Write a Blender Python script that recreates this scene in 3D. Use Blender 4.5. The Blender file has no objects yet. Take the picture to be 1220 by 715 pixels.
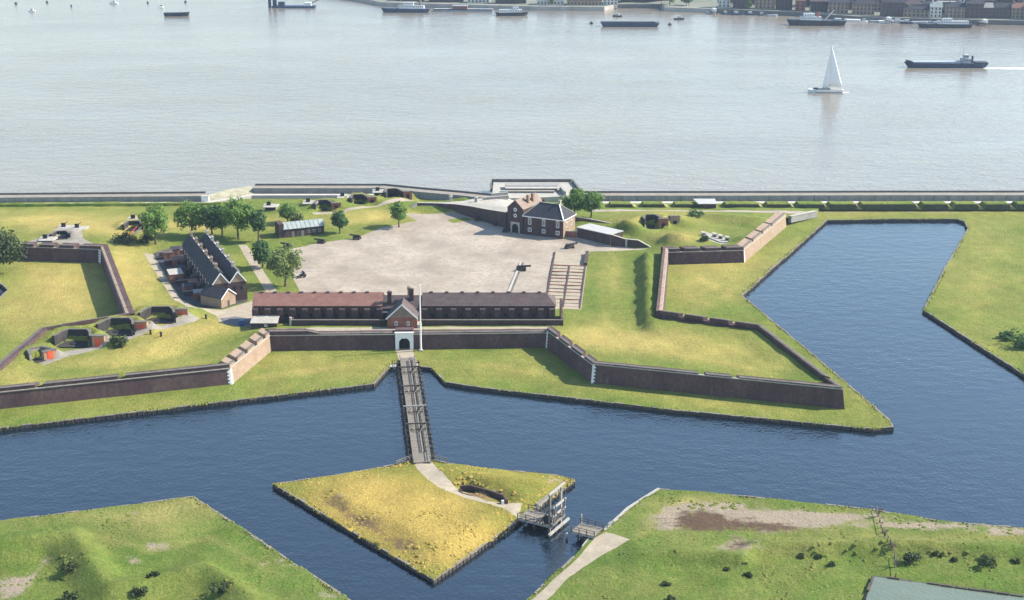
import bpy, bmesh, math, random
import numpy as np
from mathutils import Vector, Matrix, noise
from mathutils.geometry import delaunay_2d_cdt
R = math.radians
random.seed(7)
rng = np.random.default_rng(7)
sc = bpy.context.scene
C = sc.collection

# ------------------------------------------------------------------ camera, sky, sun, exposure
PX_F, PITCH, CAM_H, CX, CY = 1686.0, R(17.5), 144.0, 610.0, 357.5
cam_d = bpy.data.cameras.new('camera'); cam = bpy.data.objects.new('camera', cam_d); C.objects.link(cam)
cam.location = (0, 0, CAM_H); cam.rotation_euler = (R(90) - PITCH, 0, 0)
cam_d.sensor_width = 36; cam_d.lens = 36 * PX_F / 1220; cam_d.clip_start = 1; cam_d.clip_end = 20000
sc.camera = cam
SUN_AZ = math.atan2(0.98, 0.20)          # measured clockwise from +Y (away from the camera)
SUN_EL = R(38)
w = bpy.data.worlds.new('World'); sc.world = w; w.use_nodes = True
nt = w.node_tree; bg = nt.nodes['Background']
sky = nt.nodes.new('ShaderNodeTexSky'); sky.sky_type = 'NISHITA'; sky.sun_disc = False
sky.sun_elevation = SUN_EL; sky.sun_rotation = SUN_AZ; sky.air_density = 1.3; sky.dust_density = 0.5; sky.ozone_density = 3.0
nt.links.new(sky.outputs[0], bg.inputs[0]); bg.inputs[1].default_value = 0.14
sd = bpy.data.lights.new('sun', 'SUN'); sd.energy = 5.0; sd.angle = R(0.5); sd.color = (1.0, 0.94, 0.82)
so = bpy.data.objects.new('sun', sd); C.objects.link(so)
tosun = Vector((math.sin(SUN_AZ) * math.cos(SUN_EL), math.cos(SUN_AZ) * math.cos(SUN_EL), math.sin(SUN_EL)))
so.rotation_euler = tosun.to_track_quat('Z', 'Y').to_euler(); so.location = (300, 300, 300)
sc.view_settings.view_transform = 'Standard'; sc.view_settings.look = 'None'
sc.view_settings.exposure = 0.92; sc.view_settings.gamma = 1
sc.render.engine = 'CYCLES'
sc.cycles.volume_bounces = 0; sc.cycles.max_bounces = 6

# ------------------------------------------------------------------ photo pixel -> place
CT, ST = math.cos(PITCH), math.sin(PITCH)
def P(u, v, z=0.0):
    x = (u - CX) / PX_F; y = (CY - v) / PX_F
    d = Vector((x, CT + y * ST, -ST + y * CT))
    return Vector((0, 0, CAM_H)) + d * ((z - CAM_H) / d.z)
def xy(u, v, z=1.0):
    p = P(u, v, z); return (p.x, p.y)
def proj(x, y, z):
    zc = y * CT - (z - CAM_H) * ST
    yc = y * ST + (z - CAM_H) * CT
    return CX + PX_F * x / zc, CY - PX_F * yc / zc

# ------------------------------------------------------------------ mesh builder
class MB:
    def __init__(s): s.v = []; s.f = []
    def add(s, vs, fs):
        n = len(s.v); s.v += [tuple(p) for p in vs]; s.f += [tuple(i + n for i in f) for f in fs]; return s
    def box(s, x0, x1, y0, y1, z0, z1):
        return s.add([(x0,y0,z0),(x1,y0,z0),(x1,y1,z0),(x0,y1,z0),(x0,y0,z1),(x1,y0,z1),(x1,y1,z1),(x0,y1,z1)],
                     [(0,3,2,1),(4,5,6,7),(0,1,5,4),(1,2,6,5),(2,3,7,6),(3,0,4,7)])
    def beam(s, a, b, wd, ht, up=(0,0,1)):
        a = Vector(a); b = Vector(b); d = (b - a).normalized(); up = Vector(up)
        if abs(d.dot(up)) > .95: up = Vector((1, 0, 0))
        r = d.cross(up).normalized() * wd / 2; u = r.cross(d).normalized() * ht / 2
        vs = [a-r-u, a+r-u, a+r+u, a-r+u, b-r-u, b+r-u, b+r+u, b-r+u]
        return s.add(vs, [(0,1,2,3),(7,6,5,4),(0,4,5,1),(1,5,6,2),(2,6,7,3),(3,7,4,0)])
    def tube(s, a, b, r0, r1=None, n=8):
        if r1 is None: r1 = r0
        a = Vector(a); b = Vector(b); d = (b - a).normalized(); q = d.to_track_quat('Z', 'Y')
        vs = []
        for p, r in ((a, r0), (b, r1)):
            for i in range(n):
                vs.append(p + q @ Vector((r * math.cos(2*math.pi*i/n), r * math.sin(2*math.pi*i/n), 0)))
        return s.add(vs, [(i, (i+1) % n, n + (i+1) % n, n + i) for i in range(n)] + [tuple(range(n))[::-1], tuple(range(n, 2*n))])
    def prism(s, poly, z0, z1):
        n = len(poly)
        zz0 = z0 if isinstance(z0, (list, tuple)) else [z0]*n; zz1 = z1 if isinstance(z1, (list, tuple)) else [z1]*n
        return s.add([(p[0], p[1], z) for p, z in zip(poly, zz0)] + [(p[0], p[1], z) for p, z in zip(poly, zz1)],
                     [tuple(range(n))[::-1], tuple(range(n, 2*n))] + [(i, (i+1) % n, n + (i+1) % n, n + i) for i in range(n)])
    def lathe(s, prof, n=12, M=None):
        vs = []
        for r, z in prof:
            for i in range(n):
                p = Vector((r*math.cos(2*math.pi*i/n), r*math.sin(2*math.pi*i/n), z)); vs.append(M @ p if M else p)
        fs = [(k*n+i, k*n+(i+1) % n, (k+1)*n+(i+1) % n, (k+1)*n+i) for k in range(len(prof)-1) for i in range(n)]
        fs += [tuple(range(n))[::-1], tuple((len(prof)-1)*n + i for i in range(n))]
        return s.add(vs, fs)
    def mesh(s, name, off=None):
        me = bpy.data.meshes.new(name)
        vs = [(p[0]-off[0], p[1]-off[1], p[2]-off[2]) for p in s.v] if off is not None else s.v
        me.from_pydata(vs, [], s.f); me.update(); return me
def obj(name, mb, mat, parent=None, world=False, kind=None, label=None):
    """link one mesh object; world=True means the vertices are in world coordinates and the parent is unrotated"""
    me = mb if isinstance(mb, bpy.types.Mesh) else None
    if me is None:
        off = None
        if world and parent is not None:
            off = parent.location.copy()
            if parent.parent is not None: off = off + parent.parent.location
        me = mb.mesh(name, off)
    if mat is not None and not me.materials: me.materials.append(M[mat])
    o = bpy.data.objects.new(name, me); C.objects.link(o)
    if parent: o.parent = parent
    if kind: o['kind'] = kind
    if label: o['label'] = label
    return o
def thing(name, label, cat, loc=(0, 0, 0), rz=0, group=None):
    o = bpy.data.objects.new(name, None); C.objects.link(o); o.location = loc; o.rotation_euler = (0, 0, rz)
    o.empty_display_size = .5
    o['label'] = label; o['category'] = cat
    if group: o['group'] = group
    return o
def tag(o, label, cat, group=None):
    o['label'] = label; o['category'] = cat
    if group: o['group'] = group
    return o
def dup(root, loc, rz=0, label=None, scale=None):
    r = root.copy(); C.objects.link(r); r.location = loc; r.rotation_euler = (0, 0, rz)
    if label: r['label'] = label
    if scale: r.scale = scale if isinstance(scale, tuple) else (scale,)*3
    for ch in list(root.children):
        c = ch.copy(); C.objects.link(c); c.parent = r
        for g in list(ch.children):
            d = g.copy(); C.objects.link(d); d.parent = c
    return r

# ------------------------------------------------------------------ materials
M = {}
def nodes_of(name):
    m = bpy.data.materials.new(name); m.use_nodes = True; M[name] = m
    t = m.node_tree; b = t.nodes['Principled BSDF']
    return m, t, b, t.nodes, t.links
def nz(t, pos, scale, detail=4, rough=.6, stretch=None):
    n = t.nodes.new('ShaderNodeTexNoise'); n.inputs['Scale'].default_value = scale; n.inputs['Detail'].default_value = detail
    n.inputs['Roughness'].default_value = rough
    if stretch:
        mp = t.nodes.new('ShaderNodeVectorMath'); mp.operation = 'MULTIPLY'; mp.inputs[1].default_value = stretch
        t.links.new(pos, mp.inputs[0]); t.links.new(mp.outputs[0], n.inputs['Vector'])
    else: t.links.new(pos, n.inputs['Vector'])
    return n.outputs[0]
def mixc(t, fac, a, b, mode='MIX'):
    m = t.nodes.new('ShaderNodeMix'); m.data_type = 'RGBA'; m.blend_type = mode
    if isinstance(fac, (int, float)): m.inputs[0].default_value = fac
    else: t.links.new(fac, m.inputs[0])
    for k, c in ((6, a), (7, b)):
        if isinstance(c, tuple): m.inputs[k].default_value = (*c, 1)
        else: t.links.new(c, m.inputs[k])
    return m.outputs[2]
def rng_map(t, val, a, b, c=0., d=1.):
    m = t.nodes.new('ShaderNodeMapRange'); m.inputs[1].default_value = a; m.inputs[2].default_value = b
    m.inputs[3].default_value = c; m.inputs[4].default_value = d; t.links.new(val, m.inputs[0]); return m.outputs[0]
def math_(t, op, a, b):
    m = t.nodes.new('ShaderNodeMath'); m.operation = op
    for k, v in ((0, a), (1, b)):
        if isinstance(v, (int, float)): m.inputs[k].default_value = v
        else: t.links.new(v, m.inputs[k])
    return m.outputs[0]
def posn(t):
    return t.nodes.new('ShaderNodeNewGeometry').outputs['Position']
def bump(t, b, h, strength, dist):
    n = t.nodes.new('ShaderNodeBump'); n.inputs['Strength'].default_value = strength; n.inputs['Distance'].default_value = dist
    t.links.new(h, n.inputs['Height']); t.links.new(n.outputs[0], b.inputs['Normal'])
def mk(name, c1, c2, scale=.6, rough=.85, c3=None, scale3=6., stretch=None, bmp=0, spec=.3, lo=.35, hi=.65, c4=None):
    m, t, b, N, L = nodes_of(name); p = posn(t)
    col = mixc(t, rng_map(t, nz(t, p, scale, 5, .65, stretch), lo, hi), c1, c2)
    if c4: col = mixc(t, rng_map(t, nz(t, p, .45, 6, .75, (1, 1, .35)), .56, .74, 0, .75), col, c4)
    if c3: col = mixc(t, rng_map(t, nz(t, p, scale3, 3, .6), .45, .75, 0, .8), col, c3)
    L.new(col, b.inputs['Base Color']); b.inputs['Roughness'].default_value = rough
    b.inputs['Specular IOR Level'].default_value = spec
    if bmp: bump(t, b, nz(t, p, scale3, 3, .6), .6, bmp)
    return m
def grass(name, g1, g2, y1, y2, chalk=(.36, .29, .21), soil=(.11, .07, .045)):
    """grass whose dryness and bareness come from painted per-vertex values of the turf itself, broken up by noise"""
    m, t, b, N, L = nodes_of(name); p = posn(t)
    at = t.nodes.new('ShaderNodeAttribute'); at.attribute_name = 'turf'
    sp = t.nodes.new('ShaderNodeSeparateColor'); L.new(at.outputs['Color'], sp.inputs[0])
    dry, bare, dark = sp.outputs[0], sp.outputs[1], sp.outputs[2]
    n1 = nz(t, p, .045, 4, .6); n2 = nz(t, p, .35, 5, .7); n3 = nz(t, p, 2.2, 4, .7)
    s = math_(t, 'ADD', math_(t, 'MULTIPLY', n1, .95), math_(t, 'MULTIPLY', n2, .75))
    s = math_(t, 'ADD', math_(t, 'SUBTRACT', s, .71), math_(t, 'MULTIPLY', dry, .9))
    f = rng_map(t, s, .0, 1.0)
    green = mixc(t, rng_map(t, n3, .3, .7), g1, g2)
    yel = mixc(t, rng_map(t, n3, .3, .7), y1, y2)
    col = mixc(t, f, green, yel)
    # individual clumps, mown and unmown patches
    sp1 = rng_map(t, nz(t, p, 1.7, 6, .8), .3, .7, .62, 1.3); sp2 = rng_map(t, nz(t, p, .11, 5, .7, (1, .6, 1)), .3, .7, .8, 1.18)
    vm = t.nodes.new('ShaderNodeVectorMath'); vm.operation = 'SCALE'; L.new(col, vm.inputs[0]); L.new(math_(t, 'MULTIPLY', sp1, sp2), vm.inputs[3]); col = vm.outputs[0]
    # darker tussocks
    tus = rng_map(t, nz(t, p, .8, 5, .75), .56, .75, 0, .4)
    col = mixc(t, tus, col, tuple(c * .45 for c in g1))
    fb = rng_map(t, math_(t, 'ADD', bare, math_(t, 'MULTIPLY', math_(t, 'SUBTRACT', nz(t, p, .22, 7, .75), .5), 2.2)), .34, .72)
    bcol = mixc(t, rng_map(t, n3, .35, .65), chalk, tuple(c * .7 for c in chalk))
    bcol = mixc(t, rng_map(t, math_(t, 'ADD', dark, math_(t, 'MULTIPLY', math_(t, 'SUBTRACT', nz(t, p, .4, 7, .75, (.6, 1, 1)), .5), 2.4)), .3, .7), bcol, soil)
    col = mixc(t, fb, col, bcol)
    L.new(col, b.inputs['Base Color']); b.inputs['Roughness'].default_value = .95; b.inputs['Specular IOR Level'].default_value = .1
    bump(t, b, math_(t, 'ADD', nz(t, p, .9, 6, .75), math_(t, 'MULTIPLY', n3, .5)), 1.0, .5)
G1, G2 = (.098, .152, .022), (.155, .198, .037)
Y1, Y2 = (.34, .275, .072), (.42, .33, .11)
grass('turf', G1, G2, Y1, Y2)
grass('island_turf', (.14, .165, .025), (.20, .205, .04), (.35, .25, .058), (.42, .30, .085), soil=(.20, .13, .065))
grass('rough_turf', (.072, .13, .019), (.13, .185, .034), (.30, .25, .075), (.37, .30, .115))
mk('gravel', (.265, .215, .165), (.40, .335, .265), .06, .95, (.22, .178, .135), .8, c4=(.24, .198, .152))
mk('pale_gravel', (.44, .40, .34), (.54, .49, .42), .3, .95, (.36, .32, .27), 2)
mk('sandy_path', (.30, .25, .18), (.38, .32, .24), .4, .95, (.24, .195, .14), 2)
mk('tarmac', (.11, .11, .115), (.16, .155, .155), .4, .9)
mk('yard_paving', (.045, .042, .045), (.075, .07, .07), .5, .9, (.03, .03, .03), 3)  # dark paving, blackened further to carry the yard's deep shade
mk('concrete', (.22, .195, .16), (.30, .265, .22), .35, .9, (.17, .15, .12), 1.5)
mk('pale_concrete', (.34, .315, .265), (.43, .40, .345), .3, .9, (.27, .25, .21), 1.5)
mk('grey_concrete', (.24, .23, .22), (.32, .31, .29), .3, .9, (.18, .17, .16), 1.2, (1, 1, .3))
mk('pit_shade', (.032, .028, .028), (.055, .048, .045), .4, .9)  # near-black puts the gun pits' shade into walls and floor
mk('bank_shade', (.045, .055, .03), (.075, .085, .045), .4, .95, (.035, .035, .028), 1.5)  # dark green that puts shade on the river bank fronts
mk('dark_wall', (.10, .095, .09), (.15, .14, .13), .4, .9)
mk('brick', (.076, .042, .044), (.125, .076, .070), .16, .9, (.046, .03, .034), 1.2, (1, 1, .5), c4=(.19, .15, .13))  # darkened to carry the shade on the fort walls; sunlit ones use tan_brick
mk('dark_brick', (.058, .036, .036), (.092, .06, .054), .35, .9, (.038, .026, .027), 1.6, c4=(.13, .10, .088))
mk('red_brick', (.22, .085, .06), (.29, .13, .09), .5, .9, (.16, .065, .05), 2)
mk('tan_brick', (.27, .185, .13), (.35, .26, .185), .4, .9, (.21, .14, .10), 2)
mk('orange_brick', (.36, .175, .10), (.44, .24, .15), .5, .9, (.30, .14, .08), 2)
mk('stone', (.36, .33, .28), (.46, .43, .37), .7, .85, (.28, .25, .21), 2.5)
mk('white_paint', (.74, .73, .70), (.82, .81, .78), .8, .6)
mk('red_tile', (.185, .088, .070), (.25, .13, .10), .5, .85, (.14, .068, .058), 2.5)
mk('dark_tile', (.085, .06, .060), (.125, .09, .085), .5, .85, (.06, .044, .045), 2.5)
mk('pale_roof', (.36, .35, .33), (.44, .43, .405), .5, .8, (.30, .29, .27), 1.5)
mk('slate', (.026, .025, .034), (.045, .043, .053), .5, .75, (.02, .019, .026), 2.5)
mk('tan_tile', (.20, .145, .115), (.28, .205, .16), .6, .85)
mk('coping_stone', (.11, .098, .085), (.17, .152, .13), .6, .9, (.075, .068, .06), 2)
mk('lead_roof', (.25, .285, .265), (.33, .36, .335), .5, .7)
mk('timber', (.17, .145, .118), (.26, .23, .19), 1.2, .9, (.11, .095, .078), 4)
mk('dark_timber', (.055, .045, .04), (.10, .085, .07), 1.2, .9)
mk('pale_timber', (.30, .28, .25), (.42, .40, .36), 1.2, .85, (.22, .20, .175), 4)
mk('red_paint', (.62, .07, .03), (.70, .11, .05), .8, .6)
mk('black_iron', (.02, .02, .022), (.035, .035, .037), 2, .5)
mk('dark_opening', (.012, .012, .014), (.02, .02, .022), 2, .8)
mk('bark', (.10, .075, .05), (.16, .125, .09), 2, .95)
mk('dead_wood', (.13, .10, .085), (.22, .18, .155), 2, .95)
mk('dry_turf', (.22, .205, .08), (.30, .265, .11), .5, .95, (.16, .16, .06), 2)
mk('rubble', (.26, .25, .16), (.40, .36, .27), .35, .95, (.20, .19, .12), 1.2)
mk('ship_blue', (.025, .04, .08), (.04, .06, .11), .3, .5)
mk('ship_black', (.02, .022, .028), (.04, .042, .05), .3, .5)
mk('ship_red', (.25, .06, .045), (.32, .09, .06), .3, .6)
mk('ship_grey', (.30, .32, .34), (.40, .42, .43), .3, .6)
mk('sail', (.80, .80, .78), (.86, .86, .84), .3, .8)
mk('car_blue', (.03, .07, .24), (.04, .09, .28), .3, .3, spec=.5)
mk('pale_render', (.52, .48, .43), (.66, .62, .56), .1, .85)
mk('shingle_shore', (.30, .28, .24), (.42, .39, .34), .1, .95)
mk('town_ground', (.12, .14, .09), (.22, .21, .17), .03, .95)
def leaf_mat(name, a, bcol):
    m, t, b, N, L = nodes_of(name); p = posn(t)
    oi = t.nodes.new('ShaderNodeObjectInfo')
    col = mixc(t, rng_map(t, nz(t, p, .9, 4, .7), .35, .65), a, bcol)
    L.new(col, b.inputs['Base Color']); b.inputs['Roughness'].default_value = .7; b.inputs['Specular IOR Level'].default_value = .25
    tr = N.new('ShaderNodeBsdfTranslucent'); L.new(col, tr.inputs[0])
    mx = N.new('ShaderNodeMixShader'); mx.inputs[0].default_value = .3
    L.new(b.outputs[0], mx.inputs[1]); L.new(tr.outputs[0], mx.inputs[2]); L.new(mx.outputs[0], N['Material Output'].inputs[0])
leaf_mat('leaf', (.095, .18, .038), (.18, .285, .062))
leaf_mat('leaf_dark', (.045, .10, .036), (.095, .17, .05))
leaf_mat('leaf_pale', (.13, .18, .055), (.22, .27, .09))
leaf_mat('leaf_scrub', (.04, .06, .025), (.08, .11, .04))
def water(name, deep, shallow, sc1, rough, bstr, bdist, ior=1.33, ns=None):
    m, t, b, N, L = nodes_of(name); p = posn(t)
    col = mixc(t, rng_map(t, nz(t, p, .006, 4, .6, ns), .4, .65), deep, shallow)
    L.new(col, b.inputs['Base Color']); b.inputs['Roughness'].default_value = rough; b.inputs['IOR'].default_value = ior
    b.inputs['Specular IOR Level'].default_value = .5
    patch = rng_map(t, nz(t, p, .018, 4, .6, (.6, 1, 1)), .3, .7, .5, 1.15)
    h = math_(t, 'ADD', nz(t, p, sc1, 2, .45, (1, .75, 1)), math_(t, 'MULTIPLY', nz(t, p, sc1 * .22, 2, .5, (.7, 1, 1)), 1.6))
    bump(t, b, math_(t, 'MULTIPLY', h, patch), bstr, bdist)
water('moat_water', (.006, .013, .022), (.009, .018, .028), 1.3, .08, 1.0, .105, 1.85)
water('river_water', (.195, .162, .118), (.24, .204, .154), .6, .16, 1.0, .33, 1.5, ns=(.35, 1, 1))
water('pond_water', (.12, .145, .10), (.16, .18, .125), 1.3, .08, 1.0, .12, 1.5)
m, t, b, N, L = nodes_of('foam'); p = posn(t)
b.inputs['Base Color'].default_value = (.82, .84, .85, 1); b.inputs['Roughness'].default_value = .8
L.new(rng_map(t, nz(t, p, .22, 5, .75, (.35, 1.4, 1)), .38, .56), b.inputs['Alpha'])
m, t, b, N, L = nodes_of('glass'); b.inputs['Base Color'].default_value = (.03, .035, .045, 1); b.inputs['Roughness'].default_value = .12

# ------------------------------------------------------------------ terrain: break lines -> smooth membrane
BX0, BX1, BY0, BY1 = -430.0, 380.0, 150.0, 640.0
class Field:
    """heights fixed on break lines, stretched like a membrane between them (1.25 m raster)"""
    def __init__(s, base=1.0, cell=1.25):
        s.cell = cell; s.nx = int((BX1-BX0)/cell)+1; s.ny = int((BY1-BY0)/cell)+1
        s.lines = []; s.base = base
    def line(s, pts):               # world points (x, y, z)
        s.lines.append([tuple(p) for p in pts])
    def px(s, pts, closed=False):   # pixel points (u, v, z)
        l = [tuple(P(*p)) for p in pts]
        if closed: l.append(l[0])
        s.lines.append(l)
    def solve(s):
        pts = []
        for l in s.lines:
            if len(l) == 1: pts.append(l[0])
            for a, b in zip(l, l[1:]):
                n = max(1, int(math.hypot(b[0]-a[0], b[1]-a[1]) / (s.cell*.5)))
                for k in range(n+1):
                    q = k/n; pts.append(tuple(a[i]+(b[i]-a[i])*q for i in range(3)))
        pts = np.array(pts)
        prev = None
        for f in (16, 8, 4, 2, 1):
            c = s.cell*f; nx = int((BX1-BX0)/c)+1; ny = int((BY1-BY0)/c)+1
            ix = np.round((pts[:, 0]-BX0)/c).astype(int); iy = np.round((pts[:, 1]-BY0)/c).astype(int)
            ok = (ix >= 0) & (ix < nx) & (iy >= 0) & (iy < ny)
            sm = np.zeros((ny, nx)); ct = np.zeros((ny, nx))
            np.add.at(sm, (iy[ok], ix[ok]), pts[ok, 2]); np.add.at(ct, (iy[ok], ix[ok]), 1)
            fx = ct > 0; val = np.where(fx, sm/np.maximum(ct, 1), 0)
            if prev is None: z = np.full((ny, nx), s.base)
            else:
                yy = np.clip((np.arange(ny)*c)/(c*2), 0, prev.shape[0]-1.001); xx = np.clip((np.arange(nx)*c)/(c*2), 0, prev.shape[1]-1.001)
                y0 = yy.astype(int); x0 = xx.astype(int); ty = (yy-y0)[:, None]; tx = (xx-x0)[None, :]
                y1 = np.minimum(y0+1, prev.shape[0]-1); x1 = np.minimum(x0+1, prev.shape[1]-1)
                z = (prev[y0][:, x0]*(1-ty)*(1-tx)+prev[y0][:, x1]*(1-ty)*tx+prev[y1][:, x0]*ty*(1-tx)+prev[y1][:, x1]*ty*tx)
            z = np.where(fx, val, z)
            for _ in range(260 if f > 1 else 90):
                q = np.pad(z, 1, mode='edge')
                z = np.where(fx, val, (q[:-2, 1:-1]+q[2:, 1:-1]+q[1:-1, :-2]+q[1:-1, 2:])/4)
            prev = z
        s.z = prev
    def __call__(s, x, y):
        fx = np.clip((np.asarray(x)-BX0)/s.cell, 0, s.z.shape[1]-1.001); fy = np.clip((np.asarray(y)-BY0)/s.cell, 0, s.z.shape[0]-1.001)
        x0 = fx.astype(int); y0 = fy.astype(int); tx = fx-x0; ty = fy-y0
        return s.z[y0, x0]*(1-tx)*(1-ty)+s.z[y0, x0+1]*tx*(1-ty)+s.z[y0+1, x0]*(1-tx)*ty+s.z[y0+1, x0+1]*tx*ty
def worn(pts, r, val, ch=1, step=4):
    o = []
    for (u0, v0), (u1, v1) in zip(pts, pts[1:]):
        n = max(1, int(math.hypot(u1-u0, v1-v0)/step)); o += [(ch, u0+(u1-u0)*k/n, v0+(v1-v0)*k/n, r, r*.75, val) for k in range(n)]
    return o
def inside(px, py, poly):
    r = np.zeros(len(px), bool); n = len(poly)
    for i in range(n):
        x0, y0 = poly[i]; x1, y1 = poly[(i+1) % n]
        c = ((y0 > py) != (y1 > py))
        with np.errstate(divide='ignore', invalid='ignore'):
            xi = (x1-x0)*(py-y0)/(y1-y0+1e-12)+x0
        r ^= c & (px < xi)
    return r
def vnoise(x, y, s, seed=0):
    return np.array([noise.fractal(Vector((a*s, b*s, seed*7.3)), 1.0, 2.0, 4) for a, b in zip(x, y)])
def sheet(outer, default, regions, spacing, zfun, paint, rough=.12):
    """triangulate a ground sheet with crisp region borders; each region becomes its own object. default/regions: (name, material[, polygon])"""
    vs = []; es = []
    def ring(poly, sp):
        st = len(vs)
        for a, b in zip(poly, poly[1:]+poly[:1]):
            n = max(1, int(math.hypot(b[0]-a[0], b[1]-a[1])/sp))
            for k in range(n): vs.append((a[0]+(b[0]-a[0])*k/n, a[1]+(b[1]-a[1])*k/n))
        m = len(vs)-st
        for k in range(m): es.append((st+k, st+(k+1) % m))
    ring(outer, spacing)
    for r in regions: ring(r[2], spacing)
    xs = [p[0] for p in outer]; ys = [p[1] for p in outer]
    gx, gy = np.meshgrid(np.arange(min(xs), max(xs), spacing), np.arange(min(ys), max(ys), spacing))
    gx = (gx+rng.uniform(-.3, .3, gx.shape)*spacing).ravel(); gy = (gy+rng.uniform(-.3, .3, gy.shape)*spacing).ravel()
    ok = inside(gx, gy, outer)
    vs += list(zip(gx[ok].tolist(), gy[ok].tolist()))
    out = delaunay_2d_cdt([Vector(p) for p in vs], es, [], 0, 1e-3)
    V = np.array([(p.x, p.y) for p in out[0]]); F = np.array([f for f in out[2] if len(f) == 3])
    cxy = V[F].mean(axis=1)
    keep = inside(cxy[:, 0], cxy[:, 1], outer); F = F[keep]; cxy = cxy[keep]
    reg = np.zeros(len(F), int)
    for i, r in enumerate(regions): reg[inside(cxy[:, 0], cxy[:, 1], r[2])] = i+1
    z = zfun(V[:, 0], V[:, 1]) + (vnoise(V[:, 0], V[:, 1], .12)*rough if rough else 0)
    U, W = proj(V[:, 0], V[:, 1], z)
    col = np.zeros((len(V), 4)); col[:, 3] = 1
    for ch, u, v, ru, rv, val in paint:
        g = np.exp(-(((U-u)/ru)**2+((W-v)/rv)**2)); col[:, ch] += val*g
    outs = []
    for i, r in enumerate([default]+list(regions)):
        f = F[reg == i]
        if not len(f): continue
        ids, inv = np.unique(f, return_inverse=True); f2 = inv.reshape(-1, 3)
        me = bpy.data.meshes.new(r[0])
        me.from_pydata([(V[k, 0], V[k, 1], z[k]) for k in ids], [], [tuple(t) for t in f2.tolist()])
        a = me.attributes.new('turf', 'FLOAT_COLOR', 'POINT'); a.data.foreach_set('color', np.clip(col[ids], 0, 1.5).ravel().astype(np.float32))
        me.update()
        me.materials.append(M[r[1]])
        if me.polygons and sum(p.normal.z for p in me.polygons[:50]) < 0: me.flip_normals()
        me.polygons.foreach_set('use_smooth', [True]*len(me.polygons))
        o = bpy.data.objects.new(r[0], me); C.objects.link(o); o['kind'] = 'structure'; outs.append(o)
    return outs

# ------------------------------------------------------------------ fort outline (outer foot of the brick walls)
ZB = 1.0                                   # berm level above the water
OUT = [Vector((*p, 0)) for p in [
    xy(23,291,7.2), xy(118,294,7.2), xy(147,372,7.2), xy(46,389,7.2), (-147.2,352.6), xy(277,458,1), xy(324,418,1),
    xy(650,414.5,1), xy(704,456.5,1), xy(1007,488,1), xy(909,386,7.2), xy(791,369,7.2), xy(797,315.5,1), xy(887,313,1), xy(937,270.5,1)]]
def offset(pts, d):
    """move an open polyline to its left by d with mitred corners"""
    o = []
    n = len(pts)
    for i, p in enumerate(pts):
        ns = []
        if i > 0: e = (pts[i]-pts[i-1]).normalized(); ns.append(Vector((-e.y, e.x, 0)))
        if i < n-1: e = (pts[i+1]-pts[i]).normalized(); ns.append(Vector((-e.y, e.x, 0)))
        if len(ns) == 1: o.append(p+ns[0]*d)
        else:
            b = (ns[0]+ns[1]).normalized(); o.append(p+b*(d/max(.35, b.dot(ns[0]))))
    return o
_off = {}
def offp(i, t, d):
    if d not in _off: _off[d] = offset(OUT, d)
    q = _off[d]; return q[i].lerp(q[i+1], t)

# ================================================================== SETTING
# ---- water
def plane(name, poly, z, mat):
    mb = MB(); mb.add([(p[0], p[1], z) for p in poly], [tuple(range(len(poly)))]); return obj(name, mb, mat, kind='structure')
RIVER_Y = 592.0
plane('moat_water', [(-600, 120), (600, 120), (600, RIVER_Y), (-600, RIVER_Y)], 0, 'moat_water')
plane('river_water', [(-3500, RIVER_Y), (3500, RIVER_Y), (3500, 5000), (-3500, 5000)], 0, 'river_water')

# ---- berm and outer ground: flat sheet along the wall foot
berm_px = [(-140,528),(0,510),(200,486.5),(445,457.5),(452,450),(466,434),(478,432),(503,437),(514,438),(530,455),(560,460),(800,488),(1040,511),
           (1064,509),(1060,500),(960,415),(884,352),(930,311),(985,262.5),(1060,261),(1140,261),(1149,264),(1153,273),(1125,320),(1100,369),(1160,408),(1220,446),(1330,520)]
berm = [xy(u, v, ZB) for u, v in berm_px]
berm += [(345, 330), (345, 600), (-425, 600), (-425, 480), xy(-60, 286), xy(9, 345), xy(-30, 385), (-205, 380), (-190, 330)]
def flat_z(x, y): return np.full(len(np.atleast_1d(x)), ZB)
berm_paint = [(0,70,340,60,45,.75),(0,20,380,30,30,.5),(0,100,350,40,40,.3),(0,860,320,60,25,.65),(0,820,345,30,20,.4),(0,400,440,120,20,.25),(0,560,440,80,14,.3),(0,200,480,140,12,.25),
              (0,1010,300,60,20,.3),(0,900,470,120,30,.2),(0,1180,290,60,30,.22),(0,1150,350,40,40,.28),(0,1190,420,40,20,.15),(0,1050,254,200,6,.35),(1,1050,252,200,2.6,.55),(0,330,430,50,14,.3),(0,620,425,50,8,.2)]
berm_paint += worn([(300,452),(400,438),(470,428)], 5, .16, 0)+worn([(510,430),(600,436),(700,462),(960,494)], 4, .14, 0)+worn([(830,330),(850,342),(880,362)], 5, .2, 0)+worn([(40,320),(60,350),(100,370)], 6, .2, 0)
path_gate = [xy(u, v, ZB) for u, v in [(471,416),(491,416),(499,436),(477,433)]]
sheet(berm, ('berm', 'turf'), [('approach_path', 'sandy_path', path_gate)], 3.0, flat_z, berm_paint, .08)

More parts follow.
